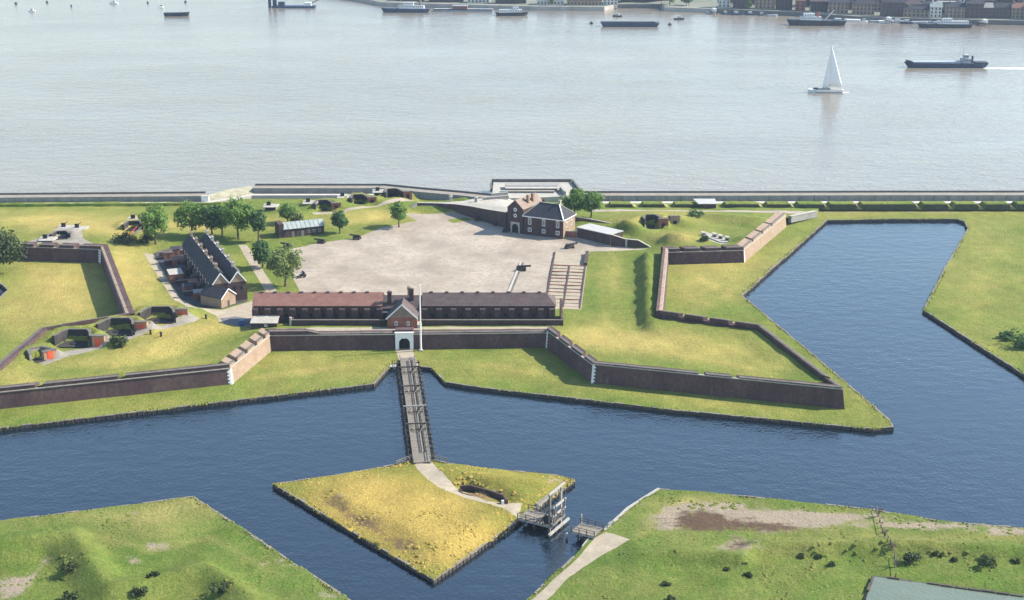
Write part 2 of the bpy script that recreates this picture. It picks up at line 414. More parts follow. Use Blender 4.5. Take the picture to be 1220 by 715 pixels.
# ---- water edging: short lengths of timber and stone lining, each a little out of line
def edging(name, pts, zt=1.08, seg=2.6, wd=.55, mat='timber', side=1):
    top = MB(); low = MB()
    pts = [Vector((*p, 0)) for p in pts]
    q = offset(pts, -.05*side)
    for a, b in zip(q, q[1:]):
        n = max(1, int((b-a).length/seg)); d = (b-a).normalized(); nr = Vector((-d.y, d.x, 0))*side
        for k in range(n):
            p0 = a.lerp(b, k/n); p1 = a.lerp(b, (k+.94)/n); j = random.uniform(-.10, .10); h = zt+random.uniform(-.07, .07)
            if random.random() < .18: h -= random.uniform(.15, .4)
            w0_ = wd*random.uniform(.5, 1.1); c = [p0+nr*(j-.05), p1+nr*(j-.05), p1+nr*(j+w0_), p0+nr*(j+w0_)]
            top.prism([(p.x, p.y) for p in c], h-.22, h)
            c = [p0+nr*(j*.5), p1+nr*(j*.5), p1+nr*.5, p0+nr*.5]
            low.prism([(p.x, p.y) for p in c], -.6, h-.225)
        for k in range(int((b-a).length/1.3)):
            p = a.lerp(b, k*1.3/(b-a).length)-nr*.08
            low.tube((p.x, p.y, -.6), (p.x, p.y, random.uniform(.55, .95)), .11, .1, 5)
    o = obj(name, top, mat, kind='structure'); obj('piling', low, 'dark_timber', o)
edging('moat_edging', [xy(u, v, ZB) for u, v in berm_px[:8]], mat='timber')
edging('moat_edging', [xy(u, v, ZB) for u, v in berm_px[7:28]], mat='timber')
edging('moat_edging', [xy(-60, 286), xy(9, 345), xy(-30, 385)], mat='timber')

# ---- foreground: ravelin island and the two covered ways
RF = Field(1.1, .8)
isl = [(325,576.5),(400,566),(470,553.5),(490,548),(517,548),(535,552),(600,560),(665,566),(684,571.5),(660,590),(612,624),(560,661),(517,690.5),(420,634)]
isl_w = [xy(u, v, ZB) for u, v in isl]
RF.px([(u, v, 1.0) for u, v in isl], True)
RF.px([(395,582,2.6),(440,577,2.9),(480,572,2.8),(510,576,2.4),(545,590,2.2)])
RF.px([(402,590,2.7),(455,612,3.0),(495,634,3.1),(518,648,3.0),(550,634,2.9),(585,610,2.5)])
RF.px([(365,583,1.35),(432,629,1.35),(517,682,1.35),(572,645,1.3),(602,622,1.3)])
RF.px([(500,552,1.6),(508,565,1.7),(528,582,1.8),(560,592,1.9),(612,606,1.9)])
RF.px([(530,560,2.4),(580,566,3.4),(640,572,3.2),(655,576,2.2)])
RF.px([(575,577,3.0),(625,585,2.6)])
RF.px([(548,582,.6),(585,590,.5),(604,598,.7)])
# left covered way
cwl = [xy(u, v, ZB) for u, v in [(-120,640),(0,620.5),(110,607),(230,591.5),(300,637),(360,677),(415,713),(470,752)]] + [(-20, 150), (-190, 150), (-190, 300)]
RF.line([(*p, 1.05) for p in cwl] + [(*cwl[0], 1.05)])
RF.px([(-60,642,1.3),(0,632,1.3),(105,626,1.3),(150,690,1.3),(178,682,1.3),(248,664,1.3),(290,688,1.3),(330,715,1.3)])
RF.px([(-60,655,4.6),(0,643,4.8),(86,632,5.0),(130,698,4.8),(182,687,4.4),(249,670,5.0),(276,688,4.8),(310,720,4.2)])
RF.px([(-60,690,1.2),(0,677,1.3),(52,664,1.4),(86,712,1.4),(100,735,1.2)])
RF.px([(150,730,1.5),(190,716,1.6),(240,703,1.8),(256,722,1.6)]); RF.px([(-60,649,3.9),(0,638,4.0),(92,627.5,4.1),(138,692,3.9)])
# right covered way
cwr_px = [(560,770),(628,714),(668,677),(692,655),(706,640),(716,632),(748,607),(785,582.5),(900,592),(1040,607),(1130,622),(1220,628),(1340,636)]
cwr = [xy(u, v, ZB) for u, v in cwr_px] + [(180, 250), (180, 150), (-15, 150)]
RF.line([(*p, 1.05) for p in cwr] + [(*cwr[0], 1.05)])
RF.px([(760,634,1.4),(800,645,1.4),(880,655,1.4),(893,638,1.4),(960,640,1.4),(1050,637,1.4),(1130,640,1.3),(1220,645,1.3),(1300,650,1.3)])
RF.px([(755,660,3.0),(800,656,3.6),(886,661,4.2),(902,644,4.0),(965,646,4.2),(1050,643,4.2),(1130,646,3.8),(1220,652,3.8),(1300,660,3.4)])
RF.px([(740,690,1.5),(800,675,1.6),(888,680,1.7),(908,664,1.7),(965,664,1.6),(1050,661,1.6),(1130,664,1.6),(1220,670,1.6)])
RF.px([(650,715,1.2),(690,690,1.2),(735,652,1.2)])
pond_px = [(1041,687.5),(1120,699),(1220,712.5),(1320,727),(1300,800),(1020,800),(1032,715)]
RF.px([(u, v, .9) for u, v in pond_px], True)
RF.solve()
fore_paint = [(0,420,600,60,26,1.0),(0,480,630,60,22,1.05),(0,560,640,40,20,1.15),(0,500,600,60,20,.5),(0,520,665,40,14,.7),(0,450,575,60,14,.45),(0,580,565,50,9,.35),(0,540,600,40,14,.5),
              (1,445,622,34,9,.40),(2,445,622,34,9,.75),(1,398,594,24,8,.40),(2,398,594,24,8,.75),(1,485,650,24,8,.36),(2,485,650,24,8,.7),(1,575,589,30,7,1.0),(2,575,589,30,7,1.2),(1,660,573,14,5,.7),
              (0,180,620,60,20,.35),(0,240,600,40,10,.45),(0,90,615,80,9,.4),(1,186,651,16,8,.75),(1,160,670,12,6,.5),(1,10,700,26,16,.8),(1,160,612,14,4,.4),(1,330,672,26,10,.42),(1,395,708,20,12,.6),(1,215,597,50,5,.3),
              (0,830,600,50,10,.6),(1,840,603,40,6,.75),(1,880,620,100,14,1.2),(2,880,629,80,10,1.0),(2,840,612,30,6,.4),(1,880,650,26,9,.9),(2,880,650,20,7,.6),(2,830,618,26,8,.8),(1,980,616,90,6,.75),(1,1100,626,90,5,.8),(1,1200,634,60,6,.7),(1,800,618,14,12,.45),(0,900,620,80,14,.4),
              (0,1000,650,60,10,.2),(1,1030,668,30,5,.35),(0,770,630,40,30,.1),(0,1120,640,100,6,.3)]
fore_paint += worn([(120,640),(180,655),(250,640),(320,680)], 5, .14, 0)+worn([(60,660),(40,690),(10,705)], 8, .2, 1)+worn([(760,640),(790,612),(830,592)], 6, .16, 0)+worn([(900,655),(960,658),(1050,654),(1200,664)], 5, .12, 0)+worn([(395,600),(440,626),(500,664)], 9, .16, 1)+worn([(395,600),(440,626),(500,664)], 9, .5, 2)
isl_path = [xy(u, v, 1.4) for u, v in [(492,547.5),(514,548),(519,557),(530,570),(552,586),(580,600),(622,600),(618,616),(598,607),(560,598),(530,588),(508,572),(497,560)]]
sheet(isl_w, ('ravelin_ground', 'island_turf'), [('island_path', 'sandy_path', isl_path)], 1.3, RF, fore_paint, .25)
sheet(cwl, ('covered_way_ground', 'rough_turf'), [], 1.1, RF, fore_paint, .3)
bank_path = [xy(u, v, 1.2) for u, v in [(640,708),(668,683),(690,662),(710,640),(722,634),(751,644),(720,659),(700,672),(676,690),(655,712),(600,760),(575,766)]]
sheet(cwr, ('covered_way_ground', 'rough_turf'), [('bank_path', 'sandy_path', bank_path)], 1.1, RF, fore_paint, .3)
edging('moat_edging', isl_w + isl_w[:1], mat='timber', side=-1)
edging('moat_edging', cwl[:8], mat='timber', side=-1)
edging('moat_edging', [xy(u, v, ZB) for u, v in cwr_px], mat='timber', side=-1)
pond = [xy(u, v, 1.4) for u, v in pond_px]
plane('pond_water', pond, 1.62, 'pond_water')
edging('pond_edging', pond[-1:]+pond[:4], zt=1.9, mat='dark_timber', side=1)

# ---- fort interior: heights
F = Field(2.2, 1.0)
inner_z = [5.6,5.6,5.6,6.0,6.4,5.8,5.2,5.2,5.6,5.9,5.7,4.6,4.4,5.4,5.0]
ip = offset(OUT, 2.2)
F.line([(p.x, p.y, z) for p, z in zip(ip, inner_z)])
# parade level
F.px([(359,353,2.0),(349,332,2.0),(345,296,2.0),(380,290,2.0),(426,284,2.0),(470,272,2.0),(520,264,2.1),(575,262,2.1),(605,276,2.0),(672,287,2.0),(745,296,2.1),(776,299,2.2),(741,302,2.1),(745,360,2.3),(690,368,2.4),(600,358,2.2)], True)
F.px([(420,340,1.95),(560,340,1.95),(560,290,1.95),(480,290,1.95)], True); F.px([(660,300,2.0),(680,360,2.1)])
# officers' quarters, road to it and yard
F.px([(180,302,2.5),(200,330,2.5),(240,367,2.6),(300,372,2.6),(340,345,2.2),(310,300,2.3),(250,280,2.4),(190,290,2.5)], True)
F.px([(240,378,3.0),(280,384,3.0),(300,380,2.8)])
# west rampart: crest behind the parapet and its sunny inner slope
F.px([(130,301,5.6),(160,372,5.6)]); F.px([(172,300,2.6),(192,340,2.7),(222,372,3.2)])
# north rampart walk
F.px([(300,397,5.0),(335,393,5.2),(480,391,5.0),(640,391,5.0),(668,392,5.0)])
F.px([(310,388,4.6),(480,388,4.7),(668,388,4.8)]); F.px([(300,360,2.4),(480,360,2.4),(665,362,2.4)])
# north west bastion: gun floor strip, banks
F.px([(55,434,4.6),(118,420,4.6),(168,402,4.6),(236,381,4.3)])
F.px([(52,424,4.6),(108,414,4.6),(158,398,4.6),(225,376,4.4)])
F.px([(226,364,6.2),(240,368,3.6)])
# gun emplacements: mouth from (u0, v0) to (u1, v1), floor height, wall height, depth
EMPL = [
    dict(m=(40,432,62,427), z=4.6, h=2.6, d=4.5, doors=[(60.5,428,'red_paint')], label='leftmost gun pit with red door on the left bastion', pale=True),
    dict(m=(67,413,106,413), z=4.6, h=3.3, d=6.0, doors=[(117,413,'red_paint')], label='dark gun pit with red door, second from left on the left bastion'),
    dict(m=(119,399,157,399), z=4.6, h=3.3, d=6.0, doors=[(168,396,'red_paint')], label='dark gun pit with red door, third from left on the left bastion'),
    dict(m=(169,385,206,384.5), z=4.6, h=3.3, d=6.0, doors=[(217,380.5,'red_paint')], label='rightmost red-doored gun pit, nearest the terrace yard'),
    dict(m=(377,252,395,251), z=3.4, h=3.2, d=6, doors=[(401,251,'red_brick')], label='dark gun pit in the river battery, above the pale-roofed store', brick=True),
    dict(m=(420,245,437,244), z=3.5, h=3.2, d=6, doors=[(443.5,244,'red_brick')], label='dark gun pit in the middle of the river battery', brick=True),
    dict(m=(461,238.5,478,237.5), z=3.7, h=3.4, d=6, doors=[(486,237.5,'red_brick')], label='dark gun pit at the quay end of the river battery', brick=True),
    dict(m=(769,272.5,786.5,272), z=4.1, h=4.0, d=6, doors=[(790.5,272.5,'red_brick'),(804,269.5,'tan_brick')], label='dark gun pit with brick end right of the flat-roofed range', brick=True),
    dict(m=(63,285,81,284), z=5.2, h=1.9, d=4, doors=[], label='sunken concrete gun pit on the far left bastion'),
    dict(m=(149,275,168,274), z=4.6, h=2.4, d=5, doors=[], label='stacked concrete gun pit left of the lone round tree'),
]
for e_ in EMPL:
    u0, v0, u1, v1 = e_['m']; a = P(u0, v0, e_['z']); b = P(u1, v1, e_['z']); d_ = (b-a); d_.z = 0; L_ = d_.length; d_.normalize(); n_ = Vector((-d_.y, d_.x, 0))
    e_['A'] = a; e_['L'] = L_; e_['r'] = math.atan2(d_.y, d_.x)
    q = lambda x, y, z: tuple(a+d_*x+n_*y+Vector((0, 0, z-a.z)))
    z0, zt, dp = e_['z'], e_['z']+e_['h'], e_['d']
    for k_ in range(int((dp+.8)/.5)):
        y_ = -1+k_*.5; in_ = max(0, y_)*.22; F.line([q(.2+in_, y_, z0-.15), q(L_-.2-in_, y_, z0-.15)])
    F.line([q(-1.9, 1.4, zt-.3), q(-1.5, dp+1.5, zt), q(L_+1.5, dp+1.5, zt), q(L_+1.7, 1.6, zt-.3)]); F.line([q(-.5, dp+3.4, zt), q(L_+.5, dp+3.4, zt)])
    for (u, v, dm) in e_['doors']:
        p_ = P(u, v, z0); lx = (p_-a).dot(d_); ly = (p_-a).dot(n_); w_ = 2.0 if dm == 'red_paint' else 1.9
        F.line([q(lx-w_, ly-.9, z0), q(lx+w_, ly-.9, z0)]); F.line([q(lx-w_-.6, ly-2.6, z0), q(lx+w_+.6, ly-2.6, z0)])
        F.line([q(lx-w_, ly+1.5, zt+.05), q(lx+w_, ly+1.5, zt+.05), q(lx+w_, ly+4, zt), q(lx-w_, ly+4, zt), q(lx-w_, ly+1.5, zt+.05)])
F.px([(30,424,6.4),(10,446,6.4),(30,452,6.3)])
F.px([(120,430,5.2),(150,418,4.9),(200,402,5.0),(262,386,4.6)]); F.px([(140,440,4.4),(200,427,3.4),(270,405,2.9),(296,401,3.2)]); F.px([(60,446,5.5),(200,434,5.0),(268,422,5.0)])
# north east bastion
F.px([(690,395,4.2),(716,426,5.4),(850,440,5.6),(940,446,5.6)]); F.px([(800,396,4.9),(880,402,4.9),(912,432,5.0)]); F.px([(806,388,5.5),(886,396,5.5),(925,432,5.5)])
F.px([(705,350,2.4),(750,352,2.4)]); F.px([(700,385,3.6),(755,396,3.8)])
F.px([(757,304,2.2),(758,340,2.3),(759,372,2.4),(761,398,3.2)]); F.px([(771,298,6.2),(773,332,6.2),(774,366,6.3),(776,388,6.0)]); F.px([(781,302,4.3),(783,372,4.4)])
# south east bastion: mounds and gun pits
F.px([(727,275,3.0),(740,279,3.0),(752,282,3.0)]); F.px([(742,261,7.8),(752,263,7.8),(763,268,6.6)]); F.px([(700,262,4.0),(745,254,4.6),(800,252,5.6)])
F.px([(768,284,3.4),(772,292,3.0),(786,294,3.2),(800,294,4.4)]); F.px([(793,277,7.6),(800,276,8.0),(812,279,7.8),(830,283,5.6)]); F.px([(815,290,5.6),(830,290,5.0)]); F.px([(770,272,4.0),(800,272,4.2)])
F.px([(836,281,4.0),(866,290,4.0),(872,284,4.0),(842,274,4.0)]); F.px([(850,266,3.8),(885,272,4.2)])
F.px([(838,255,6.2),(870,256,6.6),(912,260,6.4)]); F.px([(846,267,3.8),(884,271,3.8)]); F.px([(884,283,5.6),(920,262,5.4)]); F.px([(900,274,4.4),(885,282,4.6)])
# south west: battery mounds along the river front
F.px([(0,249,2.2),(180,249,2.2),(330,240,3.0),(430,231,3.4),(500,232,3.4),(560,236,4.0)])
F.px([(0,268,5.0),(110,266,5.2),(150,275,5.0)]); F.px([(190,274,3.0),(300,262,3.2)]); F.px([(170,290,3.0),(230,278,2.9)])
F.px([(345,250,4.6),(410,242,5.4),(480,233,5.6)]); F.px([(350,262,3.0),(410,256,3.4),(480,250,3.8),(498,247,4.2)])
F.px([(330,282,2.3),(400,282,2.2),(470,270,2.1),(500,256,2.6)])
F.px([(498,242,5.4),(560,241,5.6),(604,246,5.6)]); F.px([(560,237,5.6),(605,234,5.6)])
F.px([(500,255,2.3),(545,256,2.3),(580,264,2.2),(604,272,2.1)])
F.px([(690,264,4.4),(730,268,4.6)]); F.px([(690,286,2.1),(740,297,2.2)])
F.px([(700,250,3.0),(960,252,3.0),(985,254,2.0)])
F.line([(x, 589, 1.9) for x in (-425, 0, 345)])
F.px([(-300,300,5.5),(-20,292,5.6)])
F.solve()
def ground(u, v, fld=None):
    """where the sight line through a pixel meets the ground"""
    fld = fld or F; z = 2.0
    for _ in range(14):
        p = P(u, v, z); z = .5*z + .5*float(fld(np.array([p.x]), np.array([p.y]))[0])
    p = P(u, v, z); return p
def gz(p, fld=None): return float((fld or F)(np.array([p[0]]), np.array([p[1]]))[0])
inr = offset(OUT, 1.2)
interior = [(p.x, p.y) for p in inr] + [xy(975, 254.5, 2), (xy(985, 250, 2)[0], 590.5), (-425, 590.5), (-425, 500)]
def reg(pts, z=2.0): return [xy(u, v, z) for u, v in pts]
regions = [
    ('parade_ground', 'gravel', reg([(361,354),(350,333),(345.5,297),(382,289.5),(426,283),(452,272.5),(497,264),(483,258),(508,256),(540,255.5),(575,260),(604,270),(672,282),(690,284),(745,295),(772,298),(702,300),(692,368),(640,372),(362,372)])),
    ('footing_yard', 'sandy_path', reg([(648,369.5),(660.5,300.5),(701,302.5),(692.5,370)], 2.0)),
    ('lawn_strip', 'turf', reg([(532,262),(556,259.5),(566,262),(540,265.5)], 2.1)),
    ('garden_path', 'sandy_path', reg([(284,292),(294,292),(333,352),(319,352)], 2.3)),
    ('yard', 'yard_paving', reg([(182,302),(222,290),(232,300),(262,345),(296,358),(264,369),(232,366),(215,356)], 2.5)),
    ('service_road', 'sandy_path', reg([(171,301),(182,302),(215,357),(233,366),(262,370),(300,357),(306,372),(300,388),(282,391),(262,386),(258,377),(226,368),(206,357)], 2.8)),
    ('car_park', 'tarmac', reg([(262,379),(280,376),(299,379),(299,392),(285,391.5),(268,387)], 3.2)),  # dark patch for parking tarmac and the big shadow lying on it
    ('gun_floor', 'concrete', reg([(44,430),(52,435),(72,428.5),(122,414.5),(172,398),(208,388.5),(232,382),(238,379),(226,379),(206,384),(170,394),(157,398),(120,411),(106,413),(66,421)], 4.6)),
    ('gun_floor', 'concrete', reg([(27,290.5),(48,285),(62,281.5),(68,275),(80,273),(97,274),(99,284),(114,291)], 5.4)),
    ('gun_floor', 'pale_concrete', reg([(836,276),(848,279),(866,284),(868,291),(858,293),(842,286)], 4.0)),
    ('gun_floor', 'sandy_path', reg([(372,253.5),(405,251.5),(450,244.5),(482,238.5),(494,238),(490,240.5),(450,246.5),(405,253.5),(374,255.5)], 3.6)),
    ('rampart_walk', 'sandy_path', reg([(322,396.5),(482,394.5),(503,392),(650,392.5),(661,403),(664,400),(652,388.6),(482,389),(330,390.5)], 5.1)),
    ('water_gate_terrace', 'pale_concrete', reg([(497,242.5),(548,243.5),(604,251),(630,240),(628,229),(590,232),(560,236.5)], 5.5)),
    ('river_road', 'gravel', reg([(700,250.5),(985,252.5),(985,256.5),(962,257),(930,256.5),(700,254)], 2.6)),
]
fort_paint = [(0,165,330,30,40,.8),(0,140,320,14,40,.7),(0,200,365,14,10,.4),(0,60,262,90,12,.8),(0,120,270,60,10,.6),(0,200,268,40,7,.7),(0,245,270,14,8,.8),(0,20,300,30,10,.5),
              (0,210,400,50,16,.85),(0,260,385,40,8,.7),(0,120,432,60,8,.5),(0,20,450,30,16,.6),(0,170,420,50,10,.7),(0,60,402,40,9,.3),(0,120,385,40,7,.35),(0,290,408,20,14,-.1),
              (0,720,408,60,14,.7),(0,790,408,60,16,.7),(0,860,420,50,14,.6),(0,730,330,12,24,.45),(0,700,395,30,12,.5),(0,900,440,40,10,.45),
              (0,450,255,40,8,.8),(0,400,262,30,8,.4),(0,330,262,30,8,.3),(0,420,232,80,5,.3),(0,490,256,20,6,.3),(0,745,262,30,6,.6),(0,810,282,30,8,.8),(0,790,255,30,6,.6),(0,860,262,50,5,.3),(1,870,263,20,3,.3),
              (1,150,286,14,5,.5),(2,150,286,14,5,.8),(0,300,262,20,8,.6),(0,240,395,40,6,.4),(0,340,330,20,20,.1)]
fort_paint += worn([(719,308),(716,340),(722,385),(760,412),(900,440)], 3.4, .17, 0)+worn([(735,310),(731,345),(726,380)], 3, .15, 0)+worn([(300,415),(240,432),(100,448),(20,455)], 4, .15, 0)+worn([(20,262),(90,262),(150,280)], 4, .15, 0)+worn([(400,268),(440,262),(490,254)], 4, .2, 0)
sheet(interior, ('fort_ground', 'turf'), regions, 1.5, F, fort_paint, .22)

# ================================================================== FORT WALLS
def strip(mb, i, t0, t1, prof):
    """solid with cross-section prof [(offset, z)...] between fractions t0 and t1 of outline segment i"""
    n = len(prof)
    vs = [(*offp(i, t0, o).xy, z) for o, z in prof] + [(*offp(i, t1, o).xy, z) for o, z in prof]
    mb.add(vs, [tuple(range(n)), tuple(range(n, 2*n))[::-1]] + [(i_, n+i_, n+(i_+1) % n, (i_+1) % n) for i_ in range(n)])
def fort_wall(i, name, label, zc=5.5, zt=7.2, T=3.2, emb=(), gate=None, brick='brick', lowpart=None, quoin=(), cop='coping_stone'):
    mid = offp(i, .5, 0.0)
    th = thing(name, label, 'fort wall', (mid.x, mid.y, ZB))
    spans = [(0, 1)] if not gate else [(0, gate[0]), (gate[1], 1)]
    for a, b in spans:
        mb = MB(); strip(mb, i, a, b, [(0.0, .3), (.6, zc), (T, zc), (T, .3)][::-1]); obj('brick_face', mb, brick, th, True)
        mb = MB(); strip(mb, i, a, b, [(.42, zc+.002), (.38, zc+.26), (.9, zc+.26), (.9, zc+.002)][::-1]); obj('cordon', mb, 'stone', th, True)
    L = (OUT[i+1]-OUT[i]).length
    cuts = [0.0]
    for e in emb: cuts += [e-1.0/L, e+1.0/L]
    cuts.append(1.0)
    for k in range(0, len(cuts), 2):
        t0, t1 = cuts[k], cuts[k+1]
        subs = [(t0, t1, zt, zt)]
        if lowpart: subs = [(0, lowpart[0], zt, zt), (lowpart[0], lowpart[1], zt, lowpart[2]), (lowpart[1], 1, lowpart[2], lowpart[2])]
        for s0, s1, za, zb_ in subs:
            n = max(1, int((s1-s0)*L/6)) if abs(za-zb_) < .01 else 1
            for q in range(n):
                a = s0+(s1-s0)*q/n; b = s0+(s1-s0)*(q+1)/n
                j = random.uniform(-.05, .05)
                vs = []
                for tt, z in ((a, za+j), (b, zb_+j)):
                    vs += [(*offp(i, tt, .66).xy, zc+.262), (*offp(i, tt, .72).xy, z-.35), (*offp(i, tt, T).xy, z), (*offp(i, tt, T).xy, zc-.6)]
                obj('merlon', MB().add(vs, [(0,1,2,3)[::-1], (4,5,6,7), (0,4,5,1)[::-1], (1,5,6,2)[::-1], (2,6,7,3)[::-1], (3,7,4,0)[::-1]]), brick, th, True)
                vs = []
                for tt, z in ((a+.0006, za+j), (b-.0006, zb_+j)):
                    vs += [(*offp(i, tt, .60).xy, z-.345), (*offp(i, tt, .60).xy, z-.21), (*offp(i, tt, 1.5).xy, z-.11), (*offp(i, tt, 1.5).xy, z-.25)]
                obj('coping', MB().add(vs, [(0,1,2,3)[::-1], (4,5,6,7), (0,4,5,1)[::-1], (1,5,6,2)[::-1], (2,6,7,3)[::-1], (3,7,4,0)[::-1]]), cop, th, True)
    for e in quoin:      # dressed corner stones, long and short in turn
        z = .9; k = 0
        while z < zc-.1:
            l = (1.0 if k % 2 else .6)/L; o = .6*(z-.3)/(zc-.3)-.05
            a, b = (0, l) if e == 0 else (1-l, 1)
            mb = MB(); vs = []
            for tt in (a, b): vs += [(*offp(i, tt, round(o, 3)).xy, z), (*offp(i, tt, round(o+.06, 3)).xy, z+.46), (*offp(i, tt, round(o+.4, 3)).xy, z+.46), (*offp(i, tt, round(o+.4, 3)).xy, z)]
            mb.add(vs, [(0,1,2,3)[::-1], (4,5,6,7), (0,4,5,1)[::-1], (1,5,6,2)[::-1], (2,6,7,3)[::-1], (3,7,4,0)[::-1]])
            obj('quoin', mb, 'white_paint', th, True); z += .5; k += 1
    return th
fort_wall(0, 'bastion_flank_wall', 'shaded brick bastion flank with three notched gun openings, behind the sunken grass at far left', emb=(.2,.45,.7), zc=5.9, zt=7.4, quoin=(1,))
fort_wall(1, 'curtain_wall', 'long dark brick curtain wall receding beside the sunken grass court at left', zc=6.2, zt=7.2, cop='tan_brick')
fort_wall(2, 'bastion_flank_wall', 'low brick wall crest behind the row of red-doored gun pits', zc=6.2, zt=7.2, T=2.0)
fort_wall(3, 'bastion_face_wall', 'brick bastion wall running off the left picture edge, curving crest', zc=6.2, zt=7.2)
fort_wall(4, 'bastion_face_wall', 'long brick bastion wall with white stone line at lower left, above the moat', emb=(.03,.27,.58), zc=5.5, zt=7.0, T=1.9, quoin=(1,))
fort_wall(5, 'bastion_flank_wall', 'sunlit tan brick flank wall with four notched embrasures beside the low white shed', emb=(.15,.4,.64,.86), zc=5.6, zt=7.0, T=4.2, brick='tan_brick', quoin=(0,))  # tan copy of the fort brick paints the sun on this flank
cl = OUT[6]; cr = OUT[7]; CL = (cr-cl).length
tg = [(xy(u, 417, 1)[0]-cl.x)/(cr.x-cl.x) for u in (471.2, 492.6)]
fort_wall(6, 'curtain_wall', 'dark brick curtain wall pierced by the white arched gateway', zc=5.5, zt=7.2, T=2.6, gate=tg, lowpart=(.135,.18,6.3))
fort_wall(7, 'bastion_flank_wall', 'shaded brick flank wall with notched embrasures right of the gateway', emb=(.25,.52,.8), zc=6.2, zt=7.4, T=2.4, quoin=(0,))
fort_wall(8, 'bastion_face_wall', 'long dark brick bastion wall ending in the sharp point at right', emb=(.45,.585), zc=6.4, zt=7.2, T=1.9, quoin=(0,))
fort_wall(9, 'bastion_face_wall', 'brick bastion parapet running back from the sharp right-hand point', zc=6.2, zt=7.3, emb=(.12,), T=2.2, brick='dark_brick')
fort_wall(10, 'bastion_flank_wall', 'brick parapet with three pale notches inside the right-hand bastion', zc=6.2, zt=7.4, emb=(.25,.5,.75), T=2.2)
fort_wall(11, 'curtain_wall', 'narrow straight wall top beside the dark green bank at right', zc=6.2, zt=7.2, T=2.4, cop='tan_brick')
fort_wall(12, 'bastion_flank_wall', 'short dark brick flank wall with notched parapet near the lake-like moat', zc=5.4, zt=7.0, emb=(.2,.47,.74))
fort_wall(13, 'bastion_face_wall', 'sunlit pale brick bastion wall sloping away beside the wide moat', zc=5.5, zt=7.0, emb=(.2,.42,.65), T=4.0, brick='tan_brick', quoin=(0,))  # paler brick copy puts the sunlight into this face's colour

# ---- gateway in the north curtain
gx0, gx1 = offp(6, tg[0], 0.0), offp(6, tg[1], 0.0)
ga = math.atan2(gx1.y-gx0.y, gx1.x-gx0.x); GW = (gx1-gx0).length
gt = thing('gateway', 'white stone arched gateway at the end of the long timber bridge', 'gateway', (gx0.x, gx0.y, ZB), ga)
def arch_plate(mb, w_, h_, aw, ah, y0, y1, x0=0):
    """rectangular slab with a round-headed opening (aw wide, ah to the crown)"""
    c = x0+w_/2; n = 10; r = aw/2; pts = [(c-r, 0)]
    pts += [(c-r*math.cos(math.pi*k/n), ah-r+r*math.sin(math.pi*k/n)) for k in range(n+1)] + [(c+r, 0)]
    outer = [(x0, 0)] + [(x0+w_*k/n, h_) for k in range(n+1)] + [(x0+w_, 0)]
    a = [(x, y0, z) for x, z in pts]; b = [(x, y0, z) for x, z in outer]; a2 = [(x, y1, z) for x, z in pts]; b2 = [(x, y1, z) for x, z in outer]
    m = len(pts)
    fs = []
    for k in range(m-1):
        fs += [(k, k+1, m+k+1, m+k), (2*m+k, 3*m+k, 3*m+k+1, 2*m+k+1), (k, 2*m+k, 2*m+k+1, k+1), (m+k, m+k+1, 3*m+k+1, 3*m+k)]
    mb.add(a+b+a2+b2, fs)
mb = MB(); arch_plate(mb, GW, 5.0, 3.6, 3.9, .3, 3.0); obj('gate_masonry', mb, 'brick', gt)
mb = MB(); arch_plate(mb, GW-.5, 5.15, 3.3, 3.7, -.25, .28, .25); obj('arch_surround', mb, 'white_paint', gt)
obj('cornice', MB().box(-.15, GW+.15, -.5, .29, 5.16, 5.5), 'white_paint', gt)
obj('keystone', MB().box(GW/2-.3, GW/2+.3, -.36, -.252, 3.55, 4.6), 'white_paint', gt)
for s in (0, 1): obj('pilaster', MB().box(.0+s*(GW-.55), .55+s*(GW-.55), -.42, -.26, -.2, 5.15), 'white_paint', gt)
for s in (0, 1):
    d = obj('door_leaf', MB().box(GW/2-1.7+s*1.72, GW/2-.02+s*1.72, 1.4, 1.5, 0, 3.7), 'dark_opening', gt)  # leaves coloured near-black for the darkness inside the archway
obj('rampart_fill', MB().box(0, GW, .9, 3.4, 5.02, 5.9), 'brick', gt)

# ---- generic house, local frame: x along the front, y away, origin at the front left foot
def frame(u0, v0, u1, v1, z):
    a = P(u0, v0, z); b = P(u1, v1, z); d = b-a
    return a, math.atan2(d.y, d.x), d.length
def roof_gable(mb, x0, x1, y0, y1, ze, zr, axis='x', ov=.35, th_=.18):
    if axis == 'x':
        ym = (y0+y1)/2; sl = (zr-ze)/(ym-y0); yo0, yo1 = y0-ov, y1+ov; zo = ze-ov*sl; X0, X1 = x0-ov, x1+ov
        mb.add([(X0,yo0,zo),(X1,yo0,zo),(X1,ym,zr),(X0,ym,zr),(X0,yo0,zo+th_),(X1,yo0,zo+th_),(X1,ym,zr+th_),(X0,ym,zr+th_)],
               [(0,3,2,1),(4,5,6,7),(0,1,5,4),(1,2,6,5),(2,3,7,6),(3,0,4,7)])
        mb.add([(X0,ym,zr),(X1,ym,zr),(X1,yo1,zo),(X0,yo1,zo),(X0,ym,zr+th_),(X1,ym,zr+th_),(X1,yo1,zo+th_),(X0,yo1,zo+th_)],
               [(0,3,2,1),(4,5,6,7),(0,1,5,4),(1,2,6,5),(2,3,7,6),(3,0,4,7)])
    else:
        m2 = MB(); roof_gable(m2, y0, y1, x0, x1, ze, zr, 'x', ov, th_)
        mb.add([(y, x, z) for x, y, z in m2.v], [f[::-1] for f in m2.f])
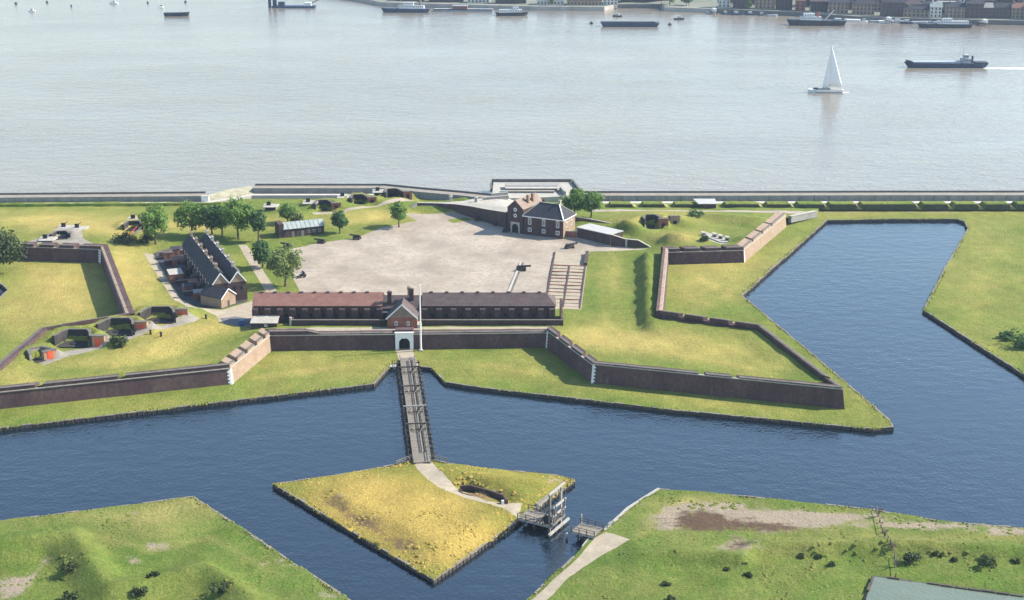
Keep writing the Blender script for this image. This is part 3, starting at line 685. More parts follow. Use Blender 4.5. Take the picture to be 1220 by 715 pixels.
def gable_walls(mb, x0, x1, y0, y1, z0, ze, zr, axis='x'):
    if axis == 'x':
        ym = (y0+y1)/2
        mb.add([(x0,y0,z0),(x1,y0,z0),(x1,y1,z0),(x0,y1,z0),(x0,y0,ze),(x1,y0,ze),(x1,y1,ze),(x0,y1,ze),(x0,ym,zr),(x1,ym,zr)],
               [(0,1,5,4),(1,2,6,9,5),(2,3,7,6),(3,0,4,8,7),(4,5,9,8),(6,7,8,9),(0,3,2,1)])
    else:
        m2 = MB(); gable_walls(m2, y0, y1, x0, x1, z0, ze, zr, 'x'); mb.add([(y, x, z) for x, y, z in m2.v], [f[::-1] for f in m2.f])
def window(par, x, z, w_, h_, y=0, face='front', frame_mat='white_paint', dep=.1):
    """window > pane on the front (y constant), or on a side (x constant when face is 'left'/'right')"""
    if face == 'front': bx = lambda a, b, c, d, e, f: MB().box(x+a, x+b, y-d, y-c, z+e, z+f)
    elif face == 'right': bx = lambda a, b, c, d, e, f: MB().box(y+c, y+d, x+a, x+b, z+e, z+f)
    else: bx = lambda a, b, c, d, e, f: MB().box(y-d, y-c, x+a, x+b, z+e, z+f)
    wn = obj('window', bx(-w_/2, w_/2, -.05, dep, -h_/2, h_/2), frame_mat, par)
    k = .22*w_
    obj('pane', bx(-w_/2+k*.7, -.06, dep, dep+.02, -h_/2+.2, h_/2-.2), 'glass', wn); obj('pane', bx(.06, w_/2-k*.7, dep, dep+.02, -h_/2+.2, h_/2-.2), 'glass', wn)
    return wn
def chimney(par, x, y, z0, z1, w_=1.0, d_=.8, mat='brick', pots=2):
    c = obj('chimney', MB().box(x-w_/2, x+w_/2, y-d_/2, y+d_/2, z0, z1).box(x-w_/2-.12, x+w_/2+.12, y-d_/2-.12, y+d_/2+.12, z1-.35, z1-.1), mat, par)
    for k in range(pots):
        px = x+(k-(pots-1)/2)*.45; obj('chimney_pot', MB().tube((px, y, z1+.002), (px, y, z1+.5), .15, .12, 6), 'tan_tile', c)
    return c
def bargeboard(par, p0, p1, p2, wd=.35, out=.12):
    mb = MB(); mb.beam(p0, p1, out, wd); obj('bargeboard', mb, 'white_paint', par); mb = MB(); mb.beam(p2, p1, out, wd); obj('bargeboard', mb, 'white_paint', par)

# ---- gatehouse above the gateway
a, r, Lg = frame(461.5, 389.5, 497, 389.5, 5.2)
gh = thing('gatehouse', 'small brick gatehouse with white-edged steep gable above the gateway', 'gatehouse', (a.x, a.y, 5.0), r)
mb = MB(); gable_walls(mb, 0, Lg, 0, 7, -.5, 3.0, 7.2, 'y'); obj('wall', mb, 'red_brick', gh)
mb = MB(); roof_gable(mb, 0, Lg, 0, 7, 3.0, 7.2, 'y', .3); rf = obj('roof', mb, 'dark_tile', gh)
obj('gable_panel', MB().add([(.3,-.05,3.25),(Lg-.3,-.05,3.25),(Lg/2,-.05,6.9)], [(0,1,2)]), 'tan_tile', gh)
bargeboard(gh, (-.35,-.36,2.75), (Lg/2,-.36,7.35), (Lg+.35,-.36,2.75), .4)
mb = MB(); gable_walls(mb, -2.2, Lg+1.6, 7.01, 14, -2.5, 4.0, 7.0, 'x'); obj('rear_wing', mb, 'dark_brick', gh)
mb = MB(); roof_gable(mb, -2.2, Lg+1.6, 7.02, 14, 4.0, 7.0, 'x', .25); rw = obj('roof', mb, 'dark_tile', gh)
chimney(rw, .2, 8.2, 4.4, 9.0, 1.3, 1.0, 'dark_brick'); chimney(rw, Lg-2.2, 9.4, 5.5, 9.6, 1.3, 1.0, 'dark_brick'); chimney(rw, Lg-3.2, 11.5, 5.5, 9.4, .8, .8, 'tan_brick')
for x in (-1.3, Lg+.9): obj('white_ledge', MB().box(x-.9, x+.9, 6.5, 7.0, 2.7, 2.95), 'white_paint', gh)
for x in (Lg*.3, Lg*.7): window(gh, x, 1.3, .9, 1.3)
obj('step_wall', MB().box(Lg+.02, Lg+1.2, -.1, 3.5, -.4, .9), 'stone', gh)

# ---- powder magazines with buttresses and blast walls
def magazine(name, label, u0, u1, roofmat, nb, hip, bw_from, bw_to):
    a, r, Lm = frame(u0, 388, u1, 388, 4.7)
    t = thing(name, label, 'magazine', (a.x, a.y, 4.7), r)
    D = 9.5; y0 = 4.2
    mb = MB(); gable_walls(mb, 0, Lm-1.4, y0, y0+D, -2.6, 5.2, 8.0, 'x') if not hip else MB()
    if hip:
        mb = MB().box(0, Lm-2.4, y0, y0+D, -2.6, 5.2)
    obj('wall', mb, 'dark_brick', t)
    if not hip:
        mb = MB(); roof_gable(mb, 0, Lm-1.4, y0, y0+D, 5.2, 7.9, 'x', .35); rf = obj('roof', mb, roofmat, t)
        nr = 7; X1 = Lm-1.4+.35
    else:
        e = .35; X1 = Lm-2.4+e; ym = y0+D/2
        mb = MB().add([(-e,y0-e,5.0),(X1,y0-e,5.0),(X1,y0+D+e,5.0),(-e,y0+D+e,5.0),(-e,ym,7.9),(X1-3.2,ym,7.9)], [(0,1,5,4),(1,2,5),(2,3,4,5),(3,0,4),(0,3,2,1)])
        rf = obj('roof', mb, roofmat, t)
    for k in range(nb):                                   # ventilator humps along the ridge
        x = Lm*(k+.5)/nb
        if x < X1-3.5: obj('ridge_vent', MB().prism([(x-.55, y0+D/2-.4), (x+.55, y0+D/2-.4), (x+.55, y0+D/2+.4), (x-.55, y0+D/2+.4)], 7.7, 8.3), 'dark_tile', rf)
    nt_ = 11                                              # overlapping tile courses
    for k in range(nt_):
        q = k/nt_; yy = y0-.35+(D/2+.33)*q; zz = 5.2-.22+(2.9)*q
        x1 = (Lm-1.05) if not hip else X1-3.2*q-.1
        obj('tile_course', MB().beam((-.34, yy+.2, zz+.27), (x1, yy+.2, zz+.27), .46, .07, (0, -.49, .87)), roofmat, rf)
    for k in range(nb+1):                                 # buttresses
        x = min(Lm-3.4, .6+(Lm-3.0)*k/nb) if hip else .6+(Lm-2.6)*k/nb
        obj('buttress', MB().add([(x-.9,y0-1.3,-2.6),(x+.9,y0-1.3,-2.6),(x+.9,y0,-2.6),(x-.9,y0,-2.6),(x-.9,y0-1.2,4.2),(x+.9,y0-1.2,4.2),(x+.9,y0-.01,4.7),(x-.9,y0-.01,4.7)],
            [(0,3,2,1),(4,5,6,7),(0,1,5,4),(1,2,6,5),(2,3,7,6),(3,0,4,7)]), 'dark_brick', t)
    for k in range(nb):
        x = .6+(Lm-2.8)*(k+.5)/nb; obj('vent_slit', MB().box(x-.35, x+.35, y0-.06, y0-.005, 1.5, 2.6), 'dark_opening', t)
    b0, b1 = Lm*bw_from, Lm*bw_to
    bwl = obj('blast_wall', MB().box(b0, b1, 0, .7, -1.6, 1.7), 'dark_brick', t)
    obj('coping', MB().box(b0-.05, b1+.05, -.1, .8, 1.702, 1.84), 'coping_stone', bwl)
    if hip:
        obj('blast_wall', MB().box(b1-.7, b1, .71, y0+D, -1.6, 2.0).add([(b1-.7,6,2),(b1,6,2),(b1,y0+D,2),(b1-.7,y0+D,2),(b1-.7,y0+D,4.6),(b1,y0+D,4.6)], [(0,1,5,4)[::-1] ,(1,2,5),(0,4,3),(2,3,4,5)]), 'dark_brick', t)
    else:
        obj('blast_wall', MB().box(b0, b0+.7, .71, y0-.1, -1.6, 2.0), 'dark_brick', t)
        obj('wall_pier', MB().box(b0-.25, b0+.35, -.25, .5, -1.6, 2.7), 'stone', t)
    return t
magazine('powder_magazine', 'long buttressed brick magazine with reddish tile roof left of the gatehouse', 300, 459, 'red_tile', 10, False, .29, 1.0)
magazine('powder_magazine', 'long buttressed brick magazine with dark purple-brown roof right of the gatehouse', 503, 671, 'dark_tile', 9, True, .0, 1.0)

# ---- small white-roofed shed and blue car beside it
a, r, Ls = frame(299, 390.5, 330, 390.5, 4.6)
sh = thing('shed', 'small dark shed with flat pale roof tucked in front of the red-tiled magazine', 'shed', (a.x, a.y, 4.5), r)
obj('wall', MB().box(0, Ls, 0, 5.0, -2, 1.5), 'dark_brick', sh)
obj('roof', MB().prism([(-.2,-.2),(Ls+.2,-.2),(Ls+.2,5.2),(-.2,5.2)], [1.52,1.52,2.4,2.4], [1.64,1.64,2.52,2.52]), 'pale_concrete', sh)
obj('door', MB().box(1.2, 2.2, -.06, -.003, -.3, 1.3), 'dark_timber', sh)
window(sh, 4.6, .8, 1.0, .7)
def car(loc, rz, label, mat='car_blue'):
    t = thing('car', label, 'car', loc, rz)
    body = [(-2.1,.35),(2.1,.35),(2.15,.75),(1.5,.92),(.8,.98),(.35,1.42),(-1.2,1.45),(-1.75,.98),(-2.12,.9)]
    vs = [(x, -.82, z) for x, z in body]+[(x, .82, z) for x, z in body]; n = len(body)
    obj('body', MB().add(vs, [tuple(range(n)), tuple(range(n, 2*n))[::-1]]+[(i, n+i, n+(i+1) % n, (i+1) % n) for i in range(n)]), mat, t)
    obj('windscreen', MB().add([(.82,-.7,1.0),(.82,.7,1.0),(.38,.62,1.4),(.38,-.62,1.4)], [(0,1,2,3)]), 'glass', t)
    obj('rear_window', MB().add([(-1.72,-.7,1.02),(-1.72,.7,1.02),(-1.24,.62,1.42),(-1.24,-.62,1.42)], [(0,3,2,1)]), 'glass', t)
    for s in (-1, 1): obj('side_window', MB().add([(-1.3,s*.826,1.0),(.6,s*.826,1.0),(.3,s*.826,1.36),(-1.1,s*.826,1.36)], [(0,1,2,3)]), 'glass', t)
    for x in (-1.3, 1.3):
        for s in (-1, 1):
            wv = obj('wheel', MB().tube((x, s*.7, .32), (x, s*.86, .32), .32, .32, 12), 'black_iron', t)
            obj('hub', MB().tube((x, s*.861, .32), (x, s*.88, .32), .18, .16, 8), 'ship_grey', wv)
    for s in (-1, 1): obj('headlight', MB().box(2.08, 2.16, s*.6-.15, s*.6+.15, .62, .78), 'white_paint', t)
    return t
g = ground(288, 386); car(g, R(100), 'dark blue car parked in shade left of the low white shed')

# ================================================================== OFFICERS' QUARTERS
zb = 2.5
A = P(254, 356.5, zb); Bp = P(295, 356.5, zb)
far = P(244.7, 275, zb+9.8); near = P(282.5, 320.5, zb+9.8)
axis = Vector((far.x-near.x, far.y-near.y, 0)); LB = axis.length; axis.normalize()
ang = math.atan2(axis.y, axis.x)-R(90)
W2 = 11.4
oq = thing('officers_terrace', 'long double-roofed brick terrace with rows of chimneys at left of the parade', 'terrace', (Bp.x, Bp.y, zb), ang)
# local: x from -W2 (west) to 0 (east), y from 0 (near gable) to LB
for k, (x0, x1) in enumerate(((-W2, -W2/2), (-W2/2, 0))):
    mb = MB(); gable_walls(mb, x0, x1+(.0 if k else -.01), 0, LB, -.3, 6.3, 9.8, 'y'); obj('wall', mb, 'dark_brick', oq)
    mb = MB(); roof_gable(mb, x0+.05, x1-.05, 0, LB, 6.35, 9.85, 'y', .12); rf = obj('roof', mb, 'slate', oq)
    xm = (x0+x1)/2
    bargeboard(oq, (x0+.05, -.2, 6.3), (xm, -.2, 9.95), (x1-.05, -.2, 6.3), .38)
    obj('gable_panel', MB().add([(x0+.5,-.03,6.4),(x1-.5,-.03,6.4),(xm,-.03,9.3)], [(0,1,2)]), 'tan_brick', oq)
    for j in range(6): chimney(rf, xm+(.25 if j else 0), LB*(.06 if False else .13)+j*(LB*.165), 9.2, 11.5, .9, 1.4, 'stone' if k else 'tan_brick', 2)
    for j in range(6): obj('party_wall_coping', MB().prism([(xm+.3, LB*.13+j*LB*.165+1.4), (x1-.3, LB*.13+j*LB*.165+1.4), (x1-.3, LB*.13+j*LB*.165+2.3), (xm+.3, LB*.13+j*LB*.165+2.3)], [9.4,6.9,6.9,9.4], [10.3,7.5,7.5,10.3]), 'pale_concrete', rf)
    for q in range(9):                                   # slate courses on the west slope
        f_ = q/9; obj('slate_course', MB().beam((x0+(xm-x0)*(f_+.06), .05, 6.55+3.5*(f_+.06)), (x0+(xm-x0)*(f_+.06), LB-.05, 6.55+3.5*(f_+.06)), .42, .06, (-.78, 0, .63)), 'slate', rf)
for k, x in enumerate((-W2*.75, -W2*.25)):
    for j in range(5): obj('sunlit_slope_strip', MB().prism([(x+.05, LB*.155+j*LB*.165), (x+.95, LB*.155+j*LB*.165), (x+.95, LB*.23+j*LB*.165), (x+.05, LB*.23+j*LB*.165)], [9.9,9.0,9.0,9.9], [10.25,9.4,9.4,10.25]), 'white_paint', oq)  # white strips paint the sun's glare on the right-hand slates
obj('gutter_valley', MB().box(-W2/2-.25, -W2/2+.25, .1, LB-.1, 6.42, 6.6), 'grey_concrete', oq)
for j in range(11):
    for z in (1.6, 4.5): window(oq, 2.2+j*(LB-4)/10.5, z, 1.0, 1.5, -W2, 'left'); window(oq, 2.2+j*(LB-4)/10.5, z, 1.0, 1.5, 0, 'right')
for x in (-8.5, -6.8, -4.0, -1.8): obj('window_niche', MB().box(x-.45, x+.45, -.05, .05, 3.6, 5.0), 'dark_opening', oq)
for j in range(5): obj('lean_to', MB().prism([(-W2-2.4, 4+j*LB/5.2), (-W2-.02, 4+j*LB/5.2), (-W2-.02, 7.5+j*LB/5.2), (-W2-2.4, 7.5+j*LB/5.2)], -.3, [2.0, 3.2, 3.2, 2.0]), 'dark_brick', oq)

# outbuilding with tan gable below the terrace
a, r, La = frame(264, 367.5, 281, 361, 2.6)
ab = thing('outbuilding', 'small tan brick outbuilding with gable end at the near corner of the terrace', 'outbuilding', (a.x, a.y, 2.5), r)
mb = MB(); gable_walls(mb, 0, La, 0, 9, -.3, 3.4, 5.8, 'y'); obj('wall', mb, 'tan_brick', ab)
mb = MB(); roof_gable(mb, 0, La, 0, 9, 3.4, 5.85, 'y', .25); obj('roof', mb, 'slate', ab)
bargeboard(ab, (-.2, -.3, 3.2), (La/2, -.3, 5.95), (La+.2, -.3, 3.2), .28)
obj('door', MB().box(La/2-.5, La/2+.5, -.06, -.003, 0, 2.0), 'dark_timber', ab)
# yard sheds and yard walls
def yard_shed(u, v, sx, sy, h, rz, roofm, label):
    g = P(u, v, 2.5); t = thing('yard_shed', label, 'shed', (g.x, g.y, 2.45), rz)
    obj('wall', MB().box(0, sx, 0, sy, 0, h), 'red_brick', t)
    obj('roof', MB().prism([(-.15,-.15),(sx+.15,-.15),(sx+.15,sy+.15),(-.15,sy+.15)], [h+.02,h+.02,h+.5,h+.5], [h+.14,h+.14,h+.62,h+.62]), roofm, t)
    obj('door', MB().box(sx*.4, sx*.4+.8, -.05, -.003, 0, 1.8), 'dark_timber', t)
yard_shed(203, 337, 4.6, 5.5, 2.8, ang, 'pale_concrete', 'yard shed with pale flat roof left of the long terrace')
yard_shed(207, 318, 3.6, 3.0, 2.4, ang, 'red_tile', 'yard shed with reddish roof behind the pale-roofed shed')
yard_shed(205, 305, 3.0, 2.6, 2.3, ang, 'slate', 'small slate-roofed yard shed farthest from the gateway')
yard_shed(219, 350, 3.2, 2.6, 2.2, ang, 'slate', 'small slate-roofed yard shed nearest the tan outbuilding')
yard_shed(232, 357, 3.4, 2.4, 2.2, ang, 'grey_concrete', 'small grey-roofed yard shed beside the tan outbuilding')
yard_shed(196, 309, 3.2, 2.8, 2.2, ang, 'dark_tile', 'small dark-roofed shed at the far left corner of the yard')
yard_shed(212, 329, 3.0, 3.4, 2.4, ang, 'slate', 'slate-roofed shed between the reddish and the pale yard sheds')
yard_shed(226, 345, 3.0, 3.0, 2.3, ang, 'red_tile', 'small red-roofed shed in the near half of the yard')
for j, (u, v) in enumerate([(190,306),(196,316),(203,328),(211,340),(219,353)]):
    g = P(u, v, 2.5); t = thing('yard_wall', ['low brick yard wall at the far end of the shaded yard', 'low brick yard wall, second from the far end of the yard', 'low brick yard wall in the middle of the shaded yard', 'low brick yard wall just past the middle of the yard', 'low brick yard wall at the near end of the yard'][j], 'wall', (g.x, g.y, 2.4), ang, 'brick walls dividing the yard')
    obj('wall', MB().box(0, 9.5, 0, .35, 0, 1.7), 'dark_brick', t); obj('coping', MB().box(-.05, 9.55, -.07, .42, 1.702, 1.82), 'grey_concrete', t)

# ---- long low shed on the edge of the parade
a, r, Ll = frame(339, 283.5, 386.5, 278.5, 2.3)
ls = thing('store_building', 'long low brick store with pale green-grey roof beside the parade', 'store', (a.x, a.y, 2.2), r)
mb = MB(); gable_walls(mb, 0, Ll, 0, 7, -.3, 3.5, 5.2, 'x'); obj('wall', mb, 'dark_brick', ls)
mb = MB(); roof_gable(mb, 0, Ll, 0, 7, 3.5, 5.25, 'x', .3); rf = obj('roof', mb, 'lead_roof', ls)
for k in range(1, 9): obj('roof_seam', MB().beam((Ll*k/9, -.28, 3.62), (Ll*k/9, 3.45, 5.46), .08, .08), 'grey_concrete', rf)
obj('end_wall', MB().box(-2.0, -.02, .2, 6.4, -.3, 5.6), 'dark_brick', ls)
for k in range(4): obj('door', MB().box(1+k*1.9, 2.1+k*1.9, -.06, -.003, -.1, 2.3), 'timber' if k % 2 else 'dark_timber', ls)
for k in range(3): window(ls, 9.6+k*2.2, 1.8, 1.1, 1.2, frame_mat='grey_concrete')

# ================================================================== WATER GATE AND GUARDHOUSE
a, r, Lh = frame(624, 279, 670.7, 285, 2.0)
gd = thing('guardhouse', 'brick guardhouse with hipped slate roof and white window surrounds beyond the parade', 'guardhouse', (a.x, a.y, 1.95), r)
D = 11.0; he = 7.6
obj('wall', MB().box(0, Lh, 0, D, -.3, he), 'dark_brick', gd)
obj('sunlight_end_slab', MB().box(Lh+.003, Lh+.1, .05, D-.05, -.3, he-.1), 'tan_brick', gd)  # tan slab paints sunlight on the end of the dark brick house
e = .45; rz_ = he+4.6; x0r, x1r = 4.4, Lh-4.2
mb = MB().add([(-e,-e,he),(Lh+e,-e,he),(Lh+e,D+e,he),(-e,D+e,he),(x0r,D/2,rz_),(x1r,D/2,rz_)], [(0,1,5,4),(1,2,5),(2,3,4,5),(3,0,4),(0,3,2,1)])
rf = obj('roof', mb, 'slate', gd)
for p0, p1 in (((-e,-e,he),(x0r,D/2,rz_)), ((Lh+e,-e,he),(x1r,D/2,rz_)), ((Lh+e,D+e,he),(x1r,D/2,rz_)), ((x0r,D/2,rz_),(x1r,D/2,rz_))):
    obj('hip_flashing', MB().beam((p0[0],p0[1],p0[2]+.08), (p1[0],p1[1],p1[2]+.08), .42, .14), 'white_paint' if p0[0] > 5 else 'stone', rf)
obj('eaves_cornice', MB().box(-.5, Lh+.5, -.5, -.005, he-.34, he-.02), 'white_paint', gd); obj('eaves_cornice', MB().box(Lh+.103, Lh+.5, -.004, D+.5, he-.34, he-.02), 'white_paint', gd)
chimney(rf, Lh-4.3, D/2+.5, rz_-1, rz_+1.6, 1.0, .9, 'stone', 1); chimney(rf, 5.5, D/2+1, rz_-1, rz_+1.0, 1.0, .9, 'dark_brick', 1)
for k in range(3):
    x = 2.6+k*(Lh-4.6)/2.05
    window(gd, x, 5.6, 1.3, 2.7); window(gd, x, 2.2, 1.5, 1.6)
for k in range(2): window(gd, 3+k*4.5, 5.2, 1.1, 2.0, Lh+.1, 'right')
# gabled gate block
a, r, Lw = frame(604.6, 275.5, 623.3, 278.6, 2.0)
wg = thing('gate_block', 'tall narrow brick gate block with steep gable, round windows and arched doorway', 'gatehouse', (a.x, a.y, 1.95), r)
mb = MB(); gable_walls(mb, 0, Lw-.05, 0, 15, -.3, 9.8, 13.0, 'y'); obj('wall', mb, 'dark_brick', wg)
mb = MB(); roof_gable(mb, 0, Lw-.05, 0, 15, 9.8, 13.0, 'y', .15); rf = obj('roof', mb, 'tan_tile', wg)
for z in (9.3, 6.9):
    wn = obj('round_window', MB().lathe([(.75, 0), (.75, .12)], 14, Matrix.Translation((Lw/2, 0, z)) @ Matrix.Rotation(R(90), 4, 'X')), 'white_paint', wg)
    obj('pane', MB().lathe([(.4, .121), (.4, .14)], 12, Matrix.Translation((Lw/2, 0, z)) @ Matrix.Rotation(R(90), 4, 'X')), 'glass', wn)
mb = MB(); arch_plate(mb, 4.2, 4.3, 3.0, 3.6, -.16, -.004, Lw/2-2.1); obj('door_surround', mb, 'stone', wg)
mb = MB().prism([(Lw/2-1.5, -.05), (Lw/2+1.5, -.05), (Lw/2+1.5, -.003), (Lw/2-1.5, -.003)], -.2, 3.4); obj('door', mb, 'dark_opening', wg)
chimney(rf, Lw*.78, 6, 10.6, 14.2, 1.1, 1.0, 'tan_brick', 1); chimney(rf, Lw*.78, 9.5, 10.6, 14.2, 1.1, 1.0, 'tan_brick', 1)
# brick wall left of the gate block
def brick_wall(name, label, pts, z0, tops, thick=.9, mat='dark_brick', cop='pale_concrete', cat='wall', piers=()):
    """free-standing wall through pixel points at its foot; tops = height of the crest at each point"""
    ws = [P(u, v, z0) for u, v in pts]; c = ws[len(ws)//2]
    t = thing(name, label, cat, (c.x, c.y, z0)); q = offset([Vector((p.x, p.y, 0)) for p in ws], thick)
    for k in range(len(ws)-1):
        poly = [(ws[k].x, ws[k].y), (ws[k+1].x, ws[k+1].y), (q[k+1].x, q[k+1].y), (q[k].x, q[k].y)]
        h0, h1 = z0+tops[k], z0+tops[k+1]
        obj('wall_length', MB().prism(poly, z0-.6, [h0, h1, h1, h0]), mat, t, True)
        if cop: obj('coping', MB().prism([(p[0]*1.0002, p[1]-.08 if i < 2 else p[1]+.08) for i, p in enumerate(poly)], [h0+.003, h1+.003, h1+.003, h0+.003], [h0+.16, h1+.16, h1+.16, h0+.16]), cop, t, True)
    for (u, v, h) in piers:
        p = P(u, v, z0); obj('pier', MB().box(p.x-.35, p.x+.35, p.y-.35, p.y+.3, z0-.5, z0+h), 'stone', t, True)
    return t
brick_wall('retaining_wall', 'long dark brick retaining wall left of the round-windowed gate block', [(497,251.5),(520,252),(542,254.5),(560,259),(580,265),(603,272)], 2.2, [3.4,3.4,3.9,4.6,5.3,6.4], 1.2, piers=[(495,252,1.0)])
brick_wall('ramp_wall', 'pale sloping ramp wall at the left end of the dark retaining wall', [(487,253.5),(497,251.8)], 2.3, [.4,3.3], 1.6, 'tan_brick', 'stone')
for j, (u, v) in enumerate(((537,239),(567,240.5))):
    g = P(u, v, 5.6); t = thing('gate_pier', ['pale stone pier on the terrace, left of two, above the dark retaining wall', 'pale stone pier on the terrace, right of two, above the dark retaining wall'][j], 'pier', (g.x, g.y, 5.4))
    obj('shaft', MB().box(-.6, .6, -.6, .6, 0, 2.0), 'stone', t); obj('cap', MB().add([(-.8,-.8,2.002),(.8,-.8,2.002),(.8,.8,2.002),(-.8,.8,2.002),(0,0,2.9)], [(0,1,4),(1,2,4),(2,3,4),(3,0,4),(0,3,2,1)]), 'pale_concrete', t)
# flat-roofed range and walls right of the guardhouse
a, r, Lf = frame(687.5, 283.5, 727, 292.5, 2.1)
fr = thing('flat_roofed_range', 'low dark brick range with bright flat roof right of the guardhouse', 'building', (a.x, a.y, 2.0), r)
obj('wall', MB().box(0, Lf, 0, 7.5, -.4, 4.2), 'dark_brick', fr)
obj('roof', MB().box(-.25, Lf+.25, -.25, 7.75, 4.203, 4.45), 'pale_roof', fr)
obj('pier', MB().box(-.3, .35, -.4, -.255, -.3, 4.1), 'stone', fr)
for k in range(3): obj('door', MB().box(3+k*4, 4.2+k*4, -.06, -.003, -.2, 2.1), 'dark_timber', fr)
brick_wall('forecourt_wall', 'short reddish brick wall between the guardhouse and the flat-roofed range', [(672.5,283),(687,284)], 2.1, [2.6,2.6], .5, 'red_brick')
brick_wall('sloping_wall', 'dark brick wall with descending crest right of the flat-roofed range', [(727.5,293.2),(745,294.5),(760,295.5),(776,297)], 2.1, [4.4,3.0,2.9,.5], .8, piers=[(746,294.6,3.3)])
brick_wall('back_wall', 'low reddish brick wall behind the flat-roofed range', [(682,264),(700,266),(728,270)], 3.6, [1.8,1.8,1.2], .5, 'red_brick', 'stone')

# ================================================================== RIVER FRONT
def river_wall(label, pts, zt=4.0, prom=5.0, z0=1.6, wallmat='grey_concrete', panel=6.0, name='river_wall'):
    """sea wall seen from its land side: concrete panels, pale walk on top, dark outer parapet"""
    ws = [Vector((*xy(u, v, z0), 0)) for u, v in pts]; c = ws[len(ws)//2]
    t = thing(name, label, 'river wall', (c.x, c.y, z0))
    q = {d: offset(ws, d) for d in (0.0, .3, prom, prom+.6)}
    for k in range(len(ws)-1):
        L_ = (ws[k+1]-ws[k]).length; n = max(1, int(L_/panel))
        poly = [q[.3][k].xy, q[.3][k+1].xy, q[prom+.6][k+1].xy, q[prom+.6][k].xy]
        obj('wall_core', MB().prism(poly, -1.0, zt-.15), wallmat, t, True)
        for j in range(n):
            a, b = j/n+.004, (j+1)/n-.004; s = random.uniform(-.05, .05)
            p = [q[0.0][k].lerp(q[0.0][k+1], a), q[0.0][k].lerp(q[0.0][k+1], b), q[.3][k].lerp(q[.3][k+1], b), q[.3][k].lerp(q[.3][k+1], a)]
            for z in (0, 1): p[z] = p[z]+Vector((0, s, 0))
            obj('wall_panel', MB().prism([v.xy for v in p], z0-.8, zt-.16), wallmat, t, True)
        obj('walkway', MB().prism([(q[0.0][k]+Vector((0,-.1,0))).xy, (q[0.0][k+1]+Vector((0,-.1,0))).xy, q[prom][k+1].xy, q[prom][k].xy], zt-.146, zt), 'concrete', t, True)
        obj('outer_parapet', MB().prism([q[prom][k].xy, q[prom][k+1].xy, q[prom+.6][k+1].xy, q[prom+.6][k].xy], zt-.14, zt+.75), 'dark_wall', t, True)
    return t
river_wall('grey concrete river wall at far left with pale walkway on top', [(-150,242.5),(0,242),(120,241),(243,240)])
river_wall('grey concrete river wall behind the left battery mounds, curving to the quay', [(302,230.5),(380,230.5),(455,230.5),(500,235),(545,239),(585,243)], prom=5.0)
river_wall('long straight grey concrete river wall at right', [(690,239.5),(880,239.5),(1060,239),(1320,239)])
# rubble ramp joining the two left walls
rp = MB(); tl = [P(243,240.5,1.6), P(302,231,1.6), P(302,221,4.2), P(270,226,4.2), P(243,234,3.6)]
o = obj('rubble_ramp', MB().add([tuple(p) for p in tl]+[(p.x, p.y, -.5) for p in tl], [(0,1,2,3,4),(0,5,6,1),(1,6,7,2),(2,7,8,3),(3,8,9,4),(4,9,5,0)]), 'rubble'); tag(o, 'pale rubble slope joining the two left lengths of river wall', 'ramp')
t = thing('boundary_post', 'bright pale block at the right end of the far left river wall', 'block', tuple(P(245,241,1.6)))
obj('shaft', MB().box(-1.6,1.6,-.8,1.0,-.5,2.6), 'white_paint', t); obj('cap', MB().box(-1.8,1.8,-1.0,1.2,2.602,2.8), 'stone', t)
# inner path strips and hedge bank
for pts in ([(-150,245),(243,242.6),(300,233),(455,232.6),(455,231.2),(302,231.2),(243,240.9),(-150,243.2)], [(690,242.3),(1320,242.3),(1320,239.8),(690,240.2)]):
    q = [xy(u, v, 2.0) for u, v in pts]; mb = MB().prism(q[::-1], .5, 2.06); obj('riverside_path', mb, 'pale_gravel', kind='structure')
hp = [xy(u, v, 1.5) for u, v in [(-150,247.5),(0,247.2),(150,246.5),(262,245.5),(262,243.6),(150,244.3),(0,245),(-150,245.4)]]
# embrasured earth bank along the right river front
def earth_bank(u0, u1, v, label, h=2.2, dep=8.0, mat='turf'):
    a = P(u0, v, 2.1); b = P(u1, v, 2.1); L_ = b.x-a.x
    t = thing('earth_bank', label, 'earth bank', (a.x, a.y, 2.0), 0, 'grass banks along the river front')
    mb = MB(); n = max(6, int(L_/1.2)); rows = [(0, -.4), (.2, h*.93), (1.0, h), (dep*.7, h*.9), (dep, -.4)]
    vs = []
    for i in range(n+1):
        x = L_*i/n; e = 1.0 if 0 < i < n else .0
        for j, (y, z) in enumerate(rows):
            xx = x+(1.6*(1-max(0, z)/h) if i == 0 else (1.2*(max(0, z)/h) if i == n else 0))*0
            vs.append((xx+(.9*max(0, z)/h if i == 0 else (-.9*max(0, z)/h if i == n else 0)), y+random.uniform(-.12, .12), z+random.uniform(-.1, .1)*(z > 0)))
    m_ = len(rows)
    fs = [(i*m_+j, (i+1)*m_+j, (i+1)*m_+j+1, i*m_+j+1) for i in range(n) for j in range(m_-1)]
    fs += [tuple(range(m_))[::-1][::-1], tuple(n*m_+j for j in range(m_))[::-1]]
    obj('bank', mb.add(vs, fs), mat, t)
    obj('end_slab', MB().prism([(L_+.02, .2), (L_+2.0, -.4), (L_+2.2, dep*.7), (L_+.02, dep*.6)], -.3, [h*.55, .12, .12, h*.6]), 'dry_turf', t)
    obj('bank_shade_strip', MB().box(.5, L_-.5, -.28, .12, -.4, h*.86), 'bank_shade', t)  # dark strip added over the bank front to paint its shade
bk = [(725,754),(764,792),(802,833),(862,905),(912,943),(949,983),(987,1021),(1025,1092),(1098,1130),(1136,1166),(1172,1204),(1210,1250)]
ords = ['first','second','third','fourth','fifth','sixth','seventh','eighth','ninth','tenth','eleventh','twelfth']
for k, (u0, u1) in enumerate(bk): earth_bank(u0, u1, 248.6, 'grass gun bank in the river row, %s from the guardhouse trees' % ords[k])
